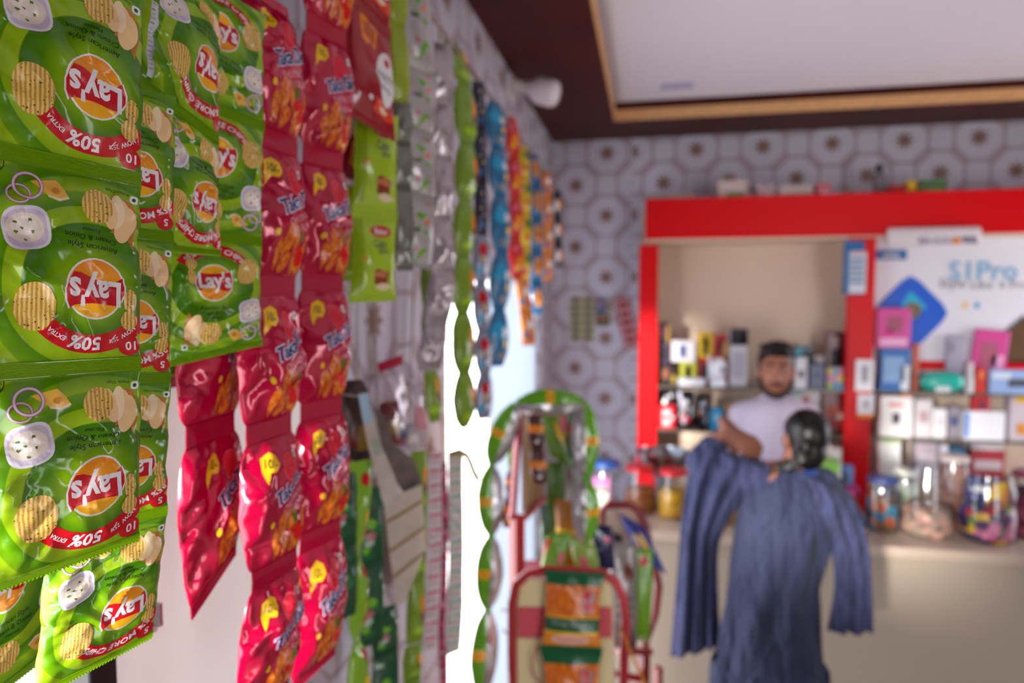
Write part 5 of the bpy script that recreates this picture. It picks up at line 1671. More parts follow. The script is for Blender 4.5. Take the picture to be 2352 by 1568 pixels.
# --- cards hung on the patterned wall left of the unit
YW = YB - .009
for nm, lb, r_, c_, cells, rz in (('blister_card', 'yellowish card of dark blister items pinned on the patterned wall', (1308, 680, 1366, 784), '#c9bf8e', ('#4a5058', 2, 6), 0.), ('blister_card', 'red blister card hung tilted beside the left red post', (1421, 680, 1459, 800), '#c61a3c', ('#cfc2c6', 2, 6), .22)):
    a, b = atY(r_[0], r_[3], YW), atY(r_[2], r_[1], YW)
    w, h = b.x - a.x, b.z - a.z
    rt = empty(nm, ((a.x + b.x) / 2, YW, (a.z + b.z) / 2), lb, 'card')
    rt.rotation_euler = (0, rz and -rz, 0)
    box('card', (0, .006, 0), (w, .004, h), M('card_' + c_, c_, .5), rt, .001, local=True)
    n0, n1 = cells[1:]
    for i in range(n0):
        for j in range(n1):
            box('blister', ((i - (n0 - 1) / 2) * w / n0, -.002, ((n1 - 1) / 2 - j) * h / n1), (w / n0 * .6, .014, h / n1 * .55), M('blister_' + cells[0], cells[0], .3, coat=.4), rt, .003, local=True)
for r_, c_, lb, pr in (((1368, 686, 1390, 719), '#46578e', 'small blue pack hung beside the yellowish blister card', '#c08a9a'), ((1393, 690, 1406, 719), '#a99c86', 'small tan pack hung between the blister cards', '#6f6a4a'), ((1370, 722, 1400, 748), '#4a4026', 'small olive brown pack hung below the blue one', '#c07a4a')):
    pbox(lb, r_, YW - .012, .018, c_, (('print', pr, .2, .2, .8, .5),), None, 'hanging_pack', 'pack')
# ================================================================== counter and what stands on it
YK, ZK = 2.97, 1.05
m_top = M('counter_top', '#b9a796', .3, coat=.15)
m_fr = M('counter_front', '#a99a8a', .5)
ctr = empty('shop_counter', (1.2, YK, 0), 'long cream shop counter with a thick worktop edge', 'counter')
XC0 = -.30
bx('worktop', (XC0, YK - .03, ZK - .045), (XR - .02, YK + .42, ZK), m_top, ctr, .006)
bx('front_panel', (XC0 + .02, YK, .08), (XR - .02, YK + .025, ZK - .045), m_fr, ctr)
bx('end_panel', (XC0 + .02, YK + .025, .08), (XC0 + .045, YK + .4, ZK - .045), m_fr, ctr)
bx('plinth', (XC0 + .04, YK + .03, 0), (XR - .02, YK + .38, .08), M('plinth_dark', '#5a4a42', .6), ctr)


def lumpy(name, prof, mat, parent, seed, amp=.06, seg=28):
    bm = bmesh.new()
    rng = random.Random(seed)
    rings = []
    for r, z in prof:
        rings.append([bm.verts.new((r * (1 + amp * rng.uniform(-1, 1)) * math.cos(2 * math.pi * k / seg), r * (1 + amp * rng.uniform(-1, 1)) * math.sin(2 * math.pi * k / seg), z + (amp * .1 * rng.uniform(-1, 1) if r and z > .03 else 0))) for k in range(seg)])
    for a, b in zip(rings, rings[1:]):
        for k in range(seg):
            bm.faces.new((a[k], a[(k + 1) % seg], b[(k + 1) % seg], b[k]))
    bmesh.ops.remove_doubles(bm, verts=bm.verts, dist=1e-5)
    o = bm_obj(name, bm, mat, parent, True)
    o['kind'] = 'stuff'
    return o


def candy(name, cols, scale):
    m = bpy.data.materials.new(name)
    m.use_nodes = True
    nt = m.node_tree
    b = nt.nodes['Principled BSDF']
    b.inputs['Roughness'].default_value = .3
    tc = nt.nodes.new('ShaderNodeTexCoord')
    v = nt.nodes.new('ShaderNodeTexVoronoi')
    v.inputs['Scale'].default_value = scale
    nt.links.new(tc.outputs['Object'], v.inputs['Vector'])
    sp = nt.nodes.new('ShaderNodeSeparateColor')
    nt.links.new(v.outputs['Color'], sp.inputs[0])
    r = nt.nodes.new('ShaderNodeValToRGB')
    r.color_ramp.interpolation = 'CONSTANT'
    n_ = len(cols)
    while len(r.color_ramp.elements) < n_:
        r.color_ramp.elements.new(.5)
    for i, c in enumerate(cols):
        r.color_ramp.elements[i].position = i / n_
        r.color_ramp.elements[i].color = (*lin(c), 1)
    nt.links.new(sp.outputs[0], r.inputs[0])
    nt.links.new(r.outputs[0], b.inputs['Base Color'])
    return m


def jar(label, px, py, Y, r, h, lidc, fill, fh, lidh=.02, zs=ZK, shape=0):
    c = atY(px, py, Y)
    rt = empty('jar', (c.x, Y, zs), label, 'jar')
    if shape == 0:
        pr = [(0, .001), (r * .92, .001), (r, .012), (r, h * .82), (r * .9, h * .92), (r * .84, h)]
    else:
        pr = [(0, .001), (r * .8, .001), (r * .95, h * .12), (r, h * .4), (r * .96, h * .75), (r * .8, h * .93), (r * .78, h)]
    lathe('body', pr, m_jar, rt)
    if lidc:
        ml = M('lid_' + lidc, lidc, .35, coat=.2)
        lathe('lid', [(0, h + lidh), (r * .84, h + lidh), (r * .93, h + lidh * .8), (r * .95, h - .004), (r * .86, h - .006)], ml, rt)
    if fill:
        q = [(0, .004), (r * .86, .005), (r * .95, .018)] + [(r * .95, .018 + (fh - .018) * k / 5) for k in range(1, 5)] + [(r * .8, fh), (r * .4, fh * 1.04), (0, fh * 1.05)]
        lumpy('filling', q, fill, rt, int(px))
    return rt


f_or = candy('roasted_snack', ['#a8581a', '#8a4012', '#bf6c24', '#7a3a12'], 90)
f_ye = candy('yellow_snack', ['#e0a816', '#c98a10', '#eec02c', '#d89a14'], 90)
f_bl = candy('blue_brown_wraps', ['#1c7c9c', '#4a3a34', '#8a5a3a', '#2a5a8a', '#c05a2a', '#3a3030', '#1f6f8c'], 26)
f_pk = candy('pinkish_wraps', ['#b08478', '#8c6a58', '#c49a86', '#6e6258', '#a8867a', '#8a7a6a'], 34)
f_mx = candy('mixed_wraps', ['#3a2a5a', '#a82a34', '#2a3a8a', '#c9a02a', '#4a7a3a', '#6a2a4a', '#b86a8a', '#2c2440'], 30)
jar('blue lidded clear jar holding a pink and white carton at the counter end', 1392, 1160, 3.22, .075, .215, '#1f4f9a', None, 0)
pk_ = pbox('pink and white carton inside the blue lidded jar', (1362, 1098, 1402, 1146), 3.20, .05, '#e07ab8', (('panel', '#ece8d4', .1, .3, .9, .95), ('strip', '#d8d86a', .15, .34, .85, .44)), ZK + .003)
jar('red lidded jar half full of orange brown snacks', 1470, 1168, 3.2, .072, .205, '#cf1c24', f_or, .115)
jar('red lidded jar of yellow snacks', 1545, 1174, 3.16, .068, .205, '#d3202a', f_ye, .125)
jar('small jar of yellow snacks almost hidden behind the customer', 1662, 1185, 3.12, .06, .15, '#cf1c24', f_ye, .08)
# big steel bowl like tray behind the jars
c = atY(1522, 1052, 3.36)
gb = empty('glass_bowl', (c.x, 3.36, ZK), 'wide glass bowl on a stand behind the red lidded jars', 'bowl')
lathe('bowl', [(.05, .15), (.1, .19), (.128, .25), (.13, .262), (.124, .262), (.12, .25), (.09, .198), (0, .165)], film('smoky_glass', '#93a4aa', .35), gb)
lathe('foot', [(0, 0), (.08, 0), (.08, .012), (.03, .03), (.03, .14), (.06, .155)], MATS['smoky_glass'], gb)
box('packet_inside', (.03, -.02, .2), (.05, .03, .05), M('bowl_packet', '#b8744a', .4), gb, .004, local=True)
box('packet_inside', (-.04, 0, .205), (.05, .03, .05), M('bowl_packet_blue', '#4a7a92', .4), gb, .004, local=True)
jar('magenta lidded jar beside the customer', 1947, 1190, 3.17, .05, .16, '#a80f6e', candy('rosy_wraps', ['#c98a9a', '#b86a7a', '#d8b0b8', '#a85a6a'], 40), .1)
jar('dark blue lidded jar of blue and brown wrapped sweets', 2024, 1203, 3.17, .066, .215, '#1a2f6a', f_bl, .17)
jar('big open clear jar of pinkish wrapped sweets', 2128, 1212, 3.15, .10, .30, None, f_pk, .12, shape=1)
jar('tall clear column jar of pinkish discs behind the big open jar', 2186, 1190, 3.31, .062, .29, '#c9b8b4', candy('rosy_discs', ['#b8786a', '#c48a7a', '#a8685a', '#cf9c8c'], 40), .26)
jar('big clear jar of bright mixed sweets', 2266, 1220, 3.13, .106, .28, None, f_mx, .15, shape=1)
jar('clear jar with maroon sweets at the right end of the counter', 2362, 1215, 3.2, .07, .26, '#8a2a4a', candy('maroon_wraps', ['#6a1a3a', '#8a2a4a', '#c05a7a', '#4a1428'], 30), .2)
jar('low clear tub of pale sweets behind the big jars', 2080, 1120, 3.335, .053, .21, '#d8d4c8', candy('pale_wraps', ['#d8d4c0', '#c9d4a8', '#e4dcd0', '#bfae9c'], 34), .17)
sv = empty('snack_bag', atY(2285, 1120, 3.13), 'violet snack bag with yellow and orange flash sticking out of the mixed sweets jar', 'snack')
c = atY(2275, 1150, 3.13)
Vf, Vb = foil(Vector((c.x - .01, 3.13, ZK + .26)), Vector((c.x - .02, 3.13, ZK + .13)), Vector((1, 0, -.1)), Vector((1, 0, -.1)), .16, .02, 12, 14, np.random.default_rng(7), .05, 1, 1, 1, .006, (3, 4))
packet(sv, 'bag', simple(12, 14, [('flash', YEL, 'p', [(.1, .2), (.9, .05), (.6, .6), (-.1, .8)]), ('flash', ORG, 'p', [(.9, .05), (1., .7), (.4, .9), (.6, .6)]), ('lettering', WHT, 'b', (-.4, .4, .4, .1, 2))]), Vf, Vb, (M('violet_foil', '#2c2a6a', .25, coat=.5), SLV), seals=(1, 2))
pbox('white tub with bright green top behind the customer', (1868, 1062, 1934, 1110), 3.24, .1, '#d6d2d4', (('rim', '#7fc03a', .1, .0, .9, .2),), ZK, lid='#7fc03a')
pbox('pale paper packets stacked behind the white tub', (1880, 1030, 1934, 1100), 3.36, .03, '#c9beb6', (('print', '#e0d8d0', .1, .1, .9, .4),), ZK)
pbox('small bright blue pack beside the middle post', (1938, 1072, 1962, 1112), 3.28, .05, '#1f78c8', (('print', '#2a3a50', .0, .1, .35, .9),), ZK)
pbox('pale tub with red rim on the counter in front of the shopkeeper', (1712, 1062, 1764, 1170), 3.2, .06, '#d6c6c2', (('rim', '#cf2430', .0, .0, 1., .12),), ZK, lid='#cf2430')
pbox('pinkish white carton on the counter beside the customer', (1660, 1096, 1700, 1176), 3.22, .06, '#d8c2bc', (('print', '#c98a8a', .2, .4, .8, .6),), ZK)
# ================================================================== people
skin = M('skin_brown', '#a56c55', .45, sss=.1, var=.06, vscale=30)
skin2 = M('skin_tan', '#7c4c3a', .45, sss=.1, var=.06, vscale=30)
hairm = M('black_hair', '#0b0807', .33, spec=.4, bump=.25, bscale=90)


def join(parts):
    V, Fc = [], []
    for v, f in parts:
        b = len(V)
        V += [Vector(p) for p in v]
        Fc += [tuple(i + b for i in q) for q in f]
    return V, Fc


def ball(c, r, rot=None, nu=20, nv=14):
    V, Fc = [], []
    c = Vector(c)
    rx, ry, rz = r if isinstance(r, (tuple, list)) else (r, r, r)
    for j in range(1, nv):
        for i in range(nu):
            p, t = math.pi * j / nv, 2 * math.pi * i / nu
            q = Vector((rx * math.sin(p) * math.cos(t), ry * math.sin(p) * math.sin(t), rz * math.cos(p)))
            V.append(c + (rot @ q if rot else q))
    a, b = len(V), len(V) + 1
    for s_ in (1, -1):
        q = Vector((0, 0, rz * s_))
        V.append(c + (rot @ q if rot else q))
    for j in range(nv - 2):
        for i in range(nu):
            Fc.append((j * nu + i, j * nu + nu + i, j * nu + nu + (i + 1) % nu, j * nu + (i + 1) % nu))
    for i in range(nu):
        Fc.append((a, i, (i + 1) % nu))
        Fc.append((b, (nv - 2) * nu + (i + 1) % nu, (nv - 2) * nu + i))
    return V, Fc


def limb(pts, rad, seg=16):
    """smooth tapered limb with rounded ends"""
    P = [Vector(p) for p in pts]
    Q, R = [], []
    n_ = len(P)
    for i in range(n_ - 1):
        p0, p1, p2, p3 = P[max(i - 1, 0)], P[i], P[i + 1], P[min(i + 2, n_ - 1)]
        for k in range(5):
            t = k / 5
            Q.append(.5 * ((2 * p1) + (p2 - p0) * t + (2 * p0 - 5 * p1 + 4 * p2 - p3) * t * t + (3 * p1 - p0 - 3 * p2 + p3) * t ** 3))
            ra, rb2 = rad[i], rad[i + 1]
            R.append(tuple(x * (1 - t) + y * t for x, y in zip(ra, rb2)) if isinstance(ra, tuple) else ra * (1 - t) + rb2 * t)
    Q.append(P[-1])
    R.append(rad[-1])
    out = [tube_geo(Q, R, seg)]
    for p, r in ((Q[0], R[0]), (Q[-1], R[-1])):
        out.append(ball(p, min(r) if isinstance(r, tuple) else r * .98, None, 12, 8))
    return join(out)


def solid(name, parts, mat, parent, voxel=.009, smooth=4):
    V, Fc = join(parts)
    o = obj(name, V, Fc, mat, parent, True)
    m_ = o.modifiers.new('remesh', 'REMESH')
    m_.mode = 'VOXEL'
    m_.voxel_size = voxel
    m_.use_smooth_shade = True
    s_ = o.modifiers.new('smooth', 'SMOOTH')
    s_.iterations = smooth
    s_.factor = .5
    return o


def head_parts(c, R, s=1.):
    """skull, jaw, nose, ears; R maps local (x right of the face's own, y forward, z up)"""
    f = lambda *p: c + R @ (Vector(p) * s)
    P = [ball(f(0, -.012, .03), (.074 * s, .092 * s, .088 * s), R), ball(f(0, .02, -.02), (.062 * s, .07 * s, .085 * s), R), ball(f(0, .042, -.078), (.036 * s, .032 * s, .026 * s), R)]
    P.append(limb([f(0, .083, .02), f(0, .098, -.008), f(0, .104, -.026)], [.008 * s, .011 * s, .015 * s], 10))
    for x in (-1, 1):
        P.append(ball(f(.014 * x, .09, -.028), .010 * s, R, 10, 8))
        P.append(ball(f(.076 * x, -.008, -.005), (.010 * s, .02 * s, .034 * s), R, 12, 10))
        P.append(ball(f(.036 * x, .05, -.02), (.028 * s, .028 * s, .03 * s), R, 12, 10))
        P.append(limb([f(.012 * x, .084, .036), f(.045 * x, .07, .036)], [.009 * s, .008 * s], 8))
    for x in (-1, 0, 1):
        P.append(ball(f(.012 * x, .083, -.052), (.012 * s, .01 * s, .009 * s), R, 10, 8))
    return P


def face_parts(o, c, R, s, lip='#7a3c34'):
    f = lambda *p: c + R @ (Vector(p) * s)
    for x in (-1, 1):
        V, Fc = ball(f(.032 * x, .071, .016), (.0125 * s, .012 * s, .0058 * s), R, 14, 10)
        e = obj('eye', V, Fc, M('eye_white', '#b3a59c', .3), o, True)
        V, Fc = ball(f(.032 * x, .0805, .016), (.0065 * s, .004 * s, .006 * s), R, 12, 8)
        obj('iris', V, Fc, M('iris_dark', '#1c120e', .15), e, True)
        V, Fc = limb([f(.014 * x, .092, .038), f(.036 * x, .086, .045), f(.054 * x, .068, .038)], [.004 * s, .0055 * s, .003 * s], 8)
        obj('eyebrow', V, Fc, hairm, o, True)
    V, Fc = limb([f(-.025, .083, -.055), f(0, .095, -.052), f(.025, .083, -.055)], [.0035 * s, .0075 * s, .0035 * s], 8)
    obj('lips', V, Fc, M('lips', lip, .4), o, True)


def rot_face(az, pitch=0., roll=0.):
    """face direction azimuth (0 = -Y towards the camera wall), turned about z"""
    return Matrix.Rotation(math.pi + az, 3, 'Z') @ Matrix.Rotation(pitch, 3, 'X') @ Matrix.Rotation(roll, 3, 'Y')


def hand(w, fdir, up, s=1., curl=.6, mirror=1, gap=.019):
    """palm and five fingers growing from the wrist w along fdir; up = back of the hand"""
    fd, u = Vector(fdir).normalized(), Vector(up).normalized()
    sd = fd.cross(u).normalized() * mirror
    u = sd.cross(fd).normalized() * mirror
    P = [limb([w - fd * .03 * s, w + fd * .01 * s], [.023 * s, .022 * s], 12)]
    for k in range(4):
        P.append(limb([w + fd * .0, w + fd * .085 * s + sd * (k - 1.5) * gap * s], [.016 * s, .0115 * s], 10))
    for k, ln in enumerate((.066, .076, .072, .056)):
        b = w + fd * .085 * s + sd * (k - 1.5) * gap * s
        d = fd.copy()
        pts = [b - fd * .01 * s, b]
        for q in range(3):
            a = curl * (q + .6) * .75
            d = fd * math.cos(a) - u * math.sin(a)
            pts.append(pts[-1] + d * ln * s * (.45, .32, .23)[q])
        P.append(limb(pts, [.0105 * s, .0105 * s, .0095 * s, .0088 * s, .0075 * s], 10))
    b = w + fd * .025 * s - sd * .026 * s
    P.append(limb([w + fd * .01 * s - sd * .012 * s, b, b + (fd * .7 - sd * .5 - u * .4).normalized() * .035 * s, b + (fd * .8 - sd * .25 - u * .6).normalized() * .064 * s], [.016 * s, .0145 * s, .0115 * s, .009 * s], 10))
    return P


# ------------------------------------------------------------------ shopkeeper behind the counter
YM = 3.58
hc = atY(1783, 853, YM)
man = empty('person', (hc.x, YM + .03, 0), 'bearded shopkeeper in a pale lilac long-sleeved shirt facing the customer from behind the counter', 'person')
mx_, zt_ = hc.x, hc.z
Rm = rot_face(-.16, -.03)
sm_ = 1.10
shz = atY(1783, 935, YM).z            # shoulder line
P = head_parts(hc, Rm, sm_)
B = lambda x, y, z: Vector((mx_ + x, YM + .03 + y, z))
P.append(limb([hc + Vector((0, .02, -.05)), B(0, .015, shz + .02)], [.056, .062]))
hipz = .98
torso = [(B(0, .0, hipz), (.165, .11)), (B(0, 0, 1.12), (.15, .105)), (B(0, 0, 1.3), (.165, .115)), (B(0, 0, shz - .12), (.175, .115)), (B(0, 0, shz - .03), (.15, .09)), (B(0, .01, shz + .03), (.07, .06))]
P.append(limb([t[0] for t in torso], [t[1] for t in torso], 20))
aL = [B(-.165, .0, shz - .045), B(-.225, -.02, shz - .26), B(-.17, -.17, ZK + .038)]
aR = [B(.165, .0, shz - .045), B(.225, .0, shz - .27), B(.10, -.17, ZK + .038)]
for a_, sg in ((aL, 1), (aR, -1)):
    P.append(limb(a_, [.052, .043, .028]))
    P += hand(a_[2], Vector((.3 * sg, -1, .05)), (0, 0, 1), 1., .12, sg)
for sg in (-1, 1):
    P.append(limb([B(.09 * sg, .0, hipz), B(.095 * sg, -.01, .52), B(.095 * sg, .01, .09)], [.088, .06, .04]))
    P.append(limb([B(.095 * sg, .02, .05), B(.1 * sg, -.13, .035)], [.04, .032]))
body = solid('body', P, skin, man, .0085)
face_parts(body, hc, Rm, sm_)
# hair
hv = []
f = lambda *p: hc + Rm @ (Vector(p) * sm_)
hv.append(ball(f(0, -.028, .052), (.084 * sm_, .092 * sm_, .082 * sm_), Rm, 26, 18))
hv.append(ball(f(0, .012, .105), (.07 * sm_, .07 * sm_, .04 * sm_), Rm, 20, 12))
rr_ = random.Random(4)
for k in range(26):
    a_, b_2 = rr_.uniform(0, 6.28), rr_.uniform(.02, .075)
    hv.append(limb([f(math.cos(a_) * b_2, math.sin(a_) * b_2 - .01, .10), f(math.cos(a_) * b_2 * 1.15, math.sin(a_) * b_2 * 1.15 + .0, .135 - b_2 * .25)], [.016, .009], 8))
for x in (-1, 1):
    hv.append(limb([f(.073 * x, .005, .06), f(.072 * x, .012, .0)], [.012, .009], 8))
solid('hair', hv, hairm, man, .008, 2)
bv = [limb([f(-.07, .0, -.02), f(-.06, .03, -.065), f(-.03, .065, -.095), f(0, .075, -.102), f(.03, .065, -.095), f(.06, .03, -.065), f(.07, 0, -.02)], [.008, .014, .017, .019, .017, .014, .008], 10)]
solid('beard', bv, M('stubble_hair', '#2a1c17', .6), man, .007, 3)
solid('moustache', [limb([f(-.032, .084, -.046), f(0, .102, -.038), f(.032, .084, -.046)], [.005, .008, .005], 8)], MATS['stubble_hair'], man, .005, 1)
shirt_m = M('lilac_shirt', '#cbc0d4', .75, bump=.25, bscale=14)
S_ = [limb([B(0, 0, hipz - .06)] + [t[0] for t in torso[:-1]] + [B(0, .012, shz + .015)], [(.185, .13), (.183, .128), (.17, .122), (.182, .13), (.192, .13), (.168, .106), (.085, .078)], 22)]
for a_ in (aL, aR):
    S_.append(limb([a_[0] + Vector((0, 0, -.012)), a_[1], a_[1].lerp(a_[2], .9)], [.06, .058, .042], 14))
    S_.append(limb([B(0, .01, shz - .01), a_[0]], [.075, .062], 14))
solid('shirt', S_, shirt_m, man, .011, 5)
V, Fc = tube_geo([B(math.cos(t) * .082, .012 + math.sin(t) * .076, shz + .028 - .02 * (1 if math.sin(t) < 0 else 0) * -math.sin(t)) for t in np.linspace(0, 2 * math.pi, 28, endpoint=False)], .012, 8, True, True)
obj('collar', V, Fc, shirt_m, man, True)
T_ = []
for sg in (-1, 1):
    T_.append(limb([B(.085 * sg, 0, hipz), B(.098 * sg, -.005, .5), B(.098 * sg, .01, .1)], [.108, .08, .062], 14))
T_.append(limb([B(0, 0, hipz + .02), B(0, 0, hipz - .08)], [(.175, .122), (.17, .125)], 20))
solid('trousers', T_, M('dark_trousers', '#2b2d38', .8), man, .014, 3)

# ------------------------------------------------------------------ customer seen from behind
YWm = 2.60
wc = atY(1846, 1008, YWm)
wom = empty('person', (atY(1780, 1400, YWm).x, YWm, 0), 'customer in slate blue kurta and shawl with braided hair, raising one hand at the counter', 'person')
Q = lambda px, py, dy=0.: atY(px, py, YWm + dy)
Rw = rot_face(math.pi + .25, .05, .08)          # looks away from the camera
sw = .92
P = head_parts(wc, Rw, sw)
nk = Q(1822, 1082)
P.append(limb([wc + Vector((-.01, -.005, -.05)), nk], [.05, .055]))
ctr_ = [Q(1765, 1560), Q(1765, 1450), Q(1775, 1340), Q(1795, 1240), Q(1802, 1150), Q(1805, 1108), Q(1822, 1085)]
rad_ = [(.17, .13), (.165, .125), (.135, .105), (.15, .11), (.165, .1), (.12, .08), (.06, .055)]
P.append(limb(ctr_, rad_, 20))
shL, elL, wrL = Q(1722, 1112, .01), Q(1612, 1062, .06), Q(1678, 984, .06)
shR, elR, wrR = Q(1888, 1112, .01), Q(1968, 1220, .09), Q(1940, 1178, .32)
P.append(limb([shL, elL, wrL], [.046, .038, .026]))
P += hand(wrL, Q(1716, 1020, .05) - wrL, Vector((.25, -1., .25)), 1.12, .75, -1, .021)
P.append(limb([shR, elR, wrR], [.046, .038, .026]))
P += hand(wrR, Vector((-.3, .5, -.1)), (0, 0, 1), .95, .4, -1)
hip = Q(1765, 1560)
for sg in (-1, 1):
    P.append(limb([hip + Vector((.08 * sg, 0, 0)), Vector((hip.x + .085 * sg, YWm - .01, .48)), Vector((hip.x + .085 * sg, YWm - .03, .09))], [.095, .06, .036]))
    P.append(limb([Vector((hip.x + .085 * sg, YWm - .03, .045)), Vector((hip.x + .09 * sg, YWm + .12, .03))], [.036, .028]))
bodyw = solid('body', P, skin2, wom, .0085)
face_parts(bodyw, wc, Rw, sw)
# hair: smooth cap gathered into a low braid falling to the left
f = lambda *p: wc + Rw @ (Vector(p) * sw)
hv = [ball(f(0, -.018, .034), (.082 * sw, .1 * sw, .093 * sw), Rw, 26, 18), ball(f(0, -.055, -.035), (.066 * sw, .058 * sw, .075 * sw), Rw, 22, 16)]
br = [Q(1850, 1030, -.09), Q(1842, 1050, -.1), Q(1826, 1062, -.1), Q(1806, 1068, -.09), Q(1786, 1072, -.07), Q(1768, 1078, -.05)]
solid('hair', hv, hairm, wom, .007, 3)
bd2 = []
for k, p in enumerate(br):
    for s_ in (-1, 1):
        bd2.append(ball(p + Vector((.004, 0, .012 * s_)), (.022 - .002 * k, .02 - .002 * k, .017 - .0015 * k), Matrix.Rotation(.6 * s_, 3, 'Y'), 12, 8))
solid('braid', bd2, hairm, wom, .006, 1)
V, Fc = tube_geo([br[0] + Vector((.0, .0, .0)) + Vector((math.cos(t) * .03, 0, math.sin(t) * .03)) for t in np.linspace(0, 6.283, 16, endpoint=False)], .006, 8, True, True)
obj('hair_tie', V, Fc, M('hair_tie', '#2a2430', .6), wom, True)


def fabric(name, c1, c2, scale, axis=0):
    m = bpy.data.materials.new(name)
    m.use_nodes = True
    nt = m.node_tree
    b = nt.nodes['Principled BSDF']
    b.inputs['Roughness'].default_value = .85
    b.inputs['Sheen Weight'].default_value = .03
    tc = nt.nodes.new('ShaderNodeTexCoord')
    w = nt.nodes.new('ShaderNodeTexWave')
    w.bands_direction = 'X'
    w.inputs['Scale'].default_value = scale
    w.inputs['Distortion'].default_value = .6
    nt.links.new(tc.outputs['Object'], w.inputs['Vector'])
    x = NG(nt).mix(w.outputs['Fac'], lin(c1), lin(c2))
    nt.links.new(x, b.inputs['Base Color'])
    n_ = nt.nodes.new('ShaderNodeTexNoise')
    n_.inputs['Scale'].default_value = 5
    n_.inputs['Detail'].default_value = 3
    mp = nt.nodes.new('ShaderNodeMapping')
    mp.inputs['Rotation'].default_value = (0, .5, 0)
    mp.inputs['Scale'].default_value = (2.2, 1.5, .7)
    nt.links.new(tc.outputs['Object'], mp.inputs[0])
    nt.links.new(mp.outputs[0], n_.inputs['Vector'])
    bp = nt.nodes.new('ShaderNodeBump')
    bp.inputs['Strength'].default_value = 1.
    bp.inputs['Distance'].default_value = .12
    nt.links.new(n_.outputs['Fac'], bp.inputs['Height'])
    nt.links.new(bp.outputs[0], b.inputs['Normal'])
    return m


kur = fabric('slate_kurta', '#141932', '#282f50', 38)
shw = fabric('indigo_shawl', '#282b4e', '#383d62', 22)
# kurta: rings from hem to shoulders with soft folds, sleeves joined on
prof_ = [(Vector((hip.x, YWm, .5)), .215, .17), (Vector((hip.x, YWm, .7)), .205, .16), (Q(1766, 1568), .19, .15), (Q(1766, 1460), .183, .142), (Q(1775, 1345), .158, .125), (Q(1795, 1240), .165, .125), (Q(1802, 1160), .172, .115), (Q(1804, 1114), .15, .1), (Q(1816, 1086), .10, .082), (Q(1821, 1070), .075, .068)]
seg = 48
V, Fc = [], []
rows_ = []
for i in range(len(prof_) - 1):
    for k in range(6):
        t = k / 6
        a_, b_ = prof_[i], prof_[i + 1]
        rows_.append((a_[0].lerp(b_[0], t), a_[1] * (1 - t) + b_[1] * t, a_[2] * (1 - t) + b_[2] * t))
rows_.append(prof_[-1])
for j, (c_, rx, ry) in enumerate(rows_):
    low = max(0, 1 - j / len(rows_) * 1.3)
    for k in range(seg):
        t = 2 * math.pi * k / seg
        fo = 1 + .06 * low * math.sin(7 * t + 1.5 + j * .05) + .035 * math.sin(4 * t + j * .3) + .03 * math.sin(9 * t - j * .25) * (.4 + low) + .02 * low * math.sin(13 * t)
        V.append(c_ + Vector((rx * fo * math.cos(t), ry * fo * math.sin(t), 0)))
for j in range(len(rows_) - 1):
    for k in range(seg):
        Fc.append((j * seg + k, j * seg + (k + 1) % seg, (j + 1) * seg + (k + 1) % seg, (j + 1) * seg + k))
Fc.append(tuple(range(seg))[::-1])
Fc.append(tuple((len(rows_) - 1) * seg + k for k in range(seg)))
KP = [(V, Fc), limb([shL, shL.lerp(elL, .8)], [.066, .058], 14), limb([shR, shR.lerp(elR, .8)], [.066, .058], 14)]
solid('kurta', KP, kur, wom, .010, 2)
V, Fc = tube_geo([nk + Vector((math.cos(t) * .075, math.sin(t) * .062, .012 * math.cos(t))) for t in np.linspace(0, 6.283, 26, endpoint=False)], [.013] * 26, 8, True, True)
obj('neckline', V, Fc, M('blue_neckline', '#1c3a7a', .7), wom, True)
L_ = []
for sg in (-1, 1):
    L_.append(limb([Vector((hip.x + .08 * sg, YWm, .75)), Vector((hip.x + .088 * sg, YWm - .01, .48)), Vector((hip.x + .088 * sg, YWm - .03, .1))], [.1, .075, .05], 14))
solid('leggings', L_, M('dark_leggings', '#23263a', .8), wom, .014, 3)


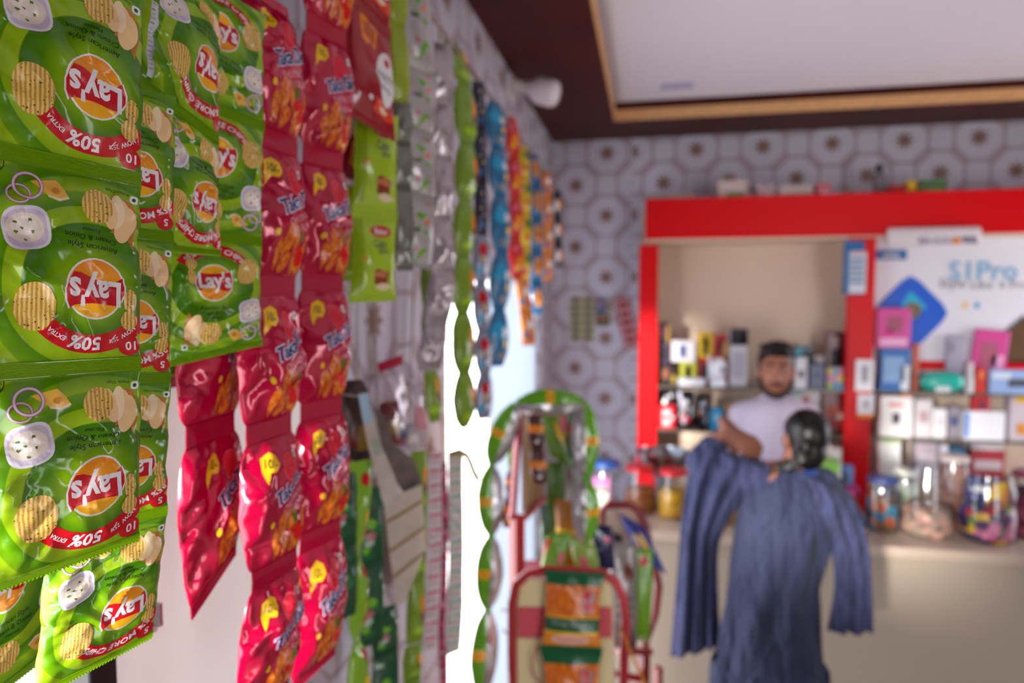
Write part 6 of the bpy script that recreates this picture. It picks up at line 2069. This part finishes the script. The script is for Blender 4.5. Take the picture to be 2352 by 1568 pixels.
def drape(name, Lp, Rp, mat, parent, folds=5, amp=.02, seed=1, nu=36, nv=34):
    """hanging cloth between two edge curves, folds deepening downwards, with thickness"""
    rng = np.random.default_rng(seed)
    ph0 = rng.uniform(0, 6.28, 3)

    def curve(Pn, t):
        x = t * (len(Pn) - 1)
        i = min(int(x), len(Pn) - 2)
        p0, p1, p2, p3 = Pn[max(i - 1, 0)], Pn[i], Pn[i + 1], Pn[min(i + 2, len(Pn) - 1)]
        q = x - i
        return .5 * ((2 * p1) + (p2 - p0) * q + (2 * p0 - 5 * p1 + 4 * p2 - p3) * q * q + (3 * p1 - p0 - 3 * p2 + p3) * q ** 3)
    V, Fc = [], []
    for j in range(nv + 1):
        t = j / nv
        a_, b_ = curve(Lp, t), curve(Rp, t)
        for i in range(nu + 1):
            u = i / nu
            dn = amp * (.35 + .65 * t)
            y = dn * (math.sin(6.283 * folds * u + ph0[0] + .8 * t) + .5 * math.sin(6.283 * folds * 1.7 * u + ph0[1] - t)) - .035 * math.sin(math.pi * u) * (1 - t * .6)
            V.append(a_.lerp(b_, u) + Vector((.3 * dn * math.sin(6.283 * folds * u + ph0[2]), y, 0)))
    for j in range(nv):
        for i in range(nu):
            p = j * (nu + 1) + i
            Fc.append((p, p + 1, p + nu + 2, p + nu + 1))
    o = obj(name, V, Fc, mat, parent, True)
    m_ = o.modifiers.new('thick', 'SOLIDIFY')
    m_.thickness = .006
    m_.offset = 0
    return o


# shawl: over the raised arm, and over the other shoulder and arm
drape('shawl', [Q(1628, 1000, .10), Q(1604, 1018, .05), Q(1582, 1085, .02), Q(1566, 1190, 0), Q(1556, 1320, 0), Q(1540, 1510, 0)],
      [Q(1664, 1044, .08), Q(1745, 1084, -.03), Q(1700, 1150, -.04), Q(1652, 1240, 0), Q(1646, 1330, .02), Q(1652, 1482, .02)], shw, wom, 3.2, .016, 4)
drape('shawl', [Q(1835, 1086, -.07), Q(1862, 1110, -.11), Q(1885, 1180, -.1), Q(1912, 1260, -.02), Q(1920, 1350, .0), Q(1903, 1450, 0)],
      [Q(1870, 1088, .0), Q(1935, 1122, .0), Q(1972, 1190, .0), Q(1992, 1260, .0), Q(1998, 1360, .0), Q(2000, 1452, 0)], shw, wom, 2.6, .014, 9)
SL = [limb([Q(1738, 1098, 0), shL.lerp(elL, .6), elL, elL.lerp(wrL, .5)], [.075, .076, .066, .044], 16)]
solid('shawl_sleeve', SL, shw, wom, .011, 4)
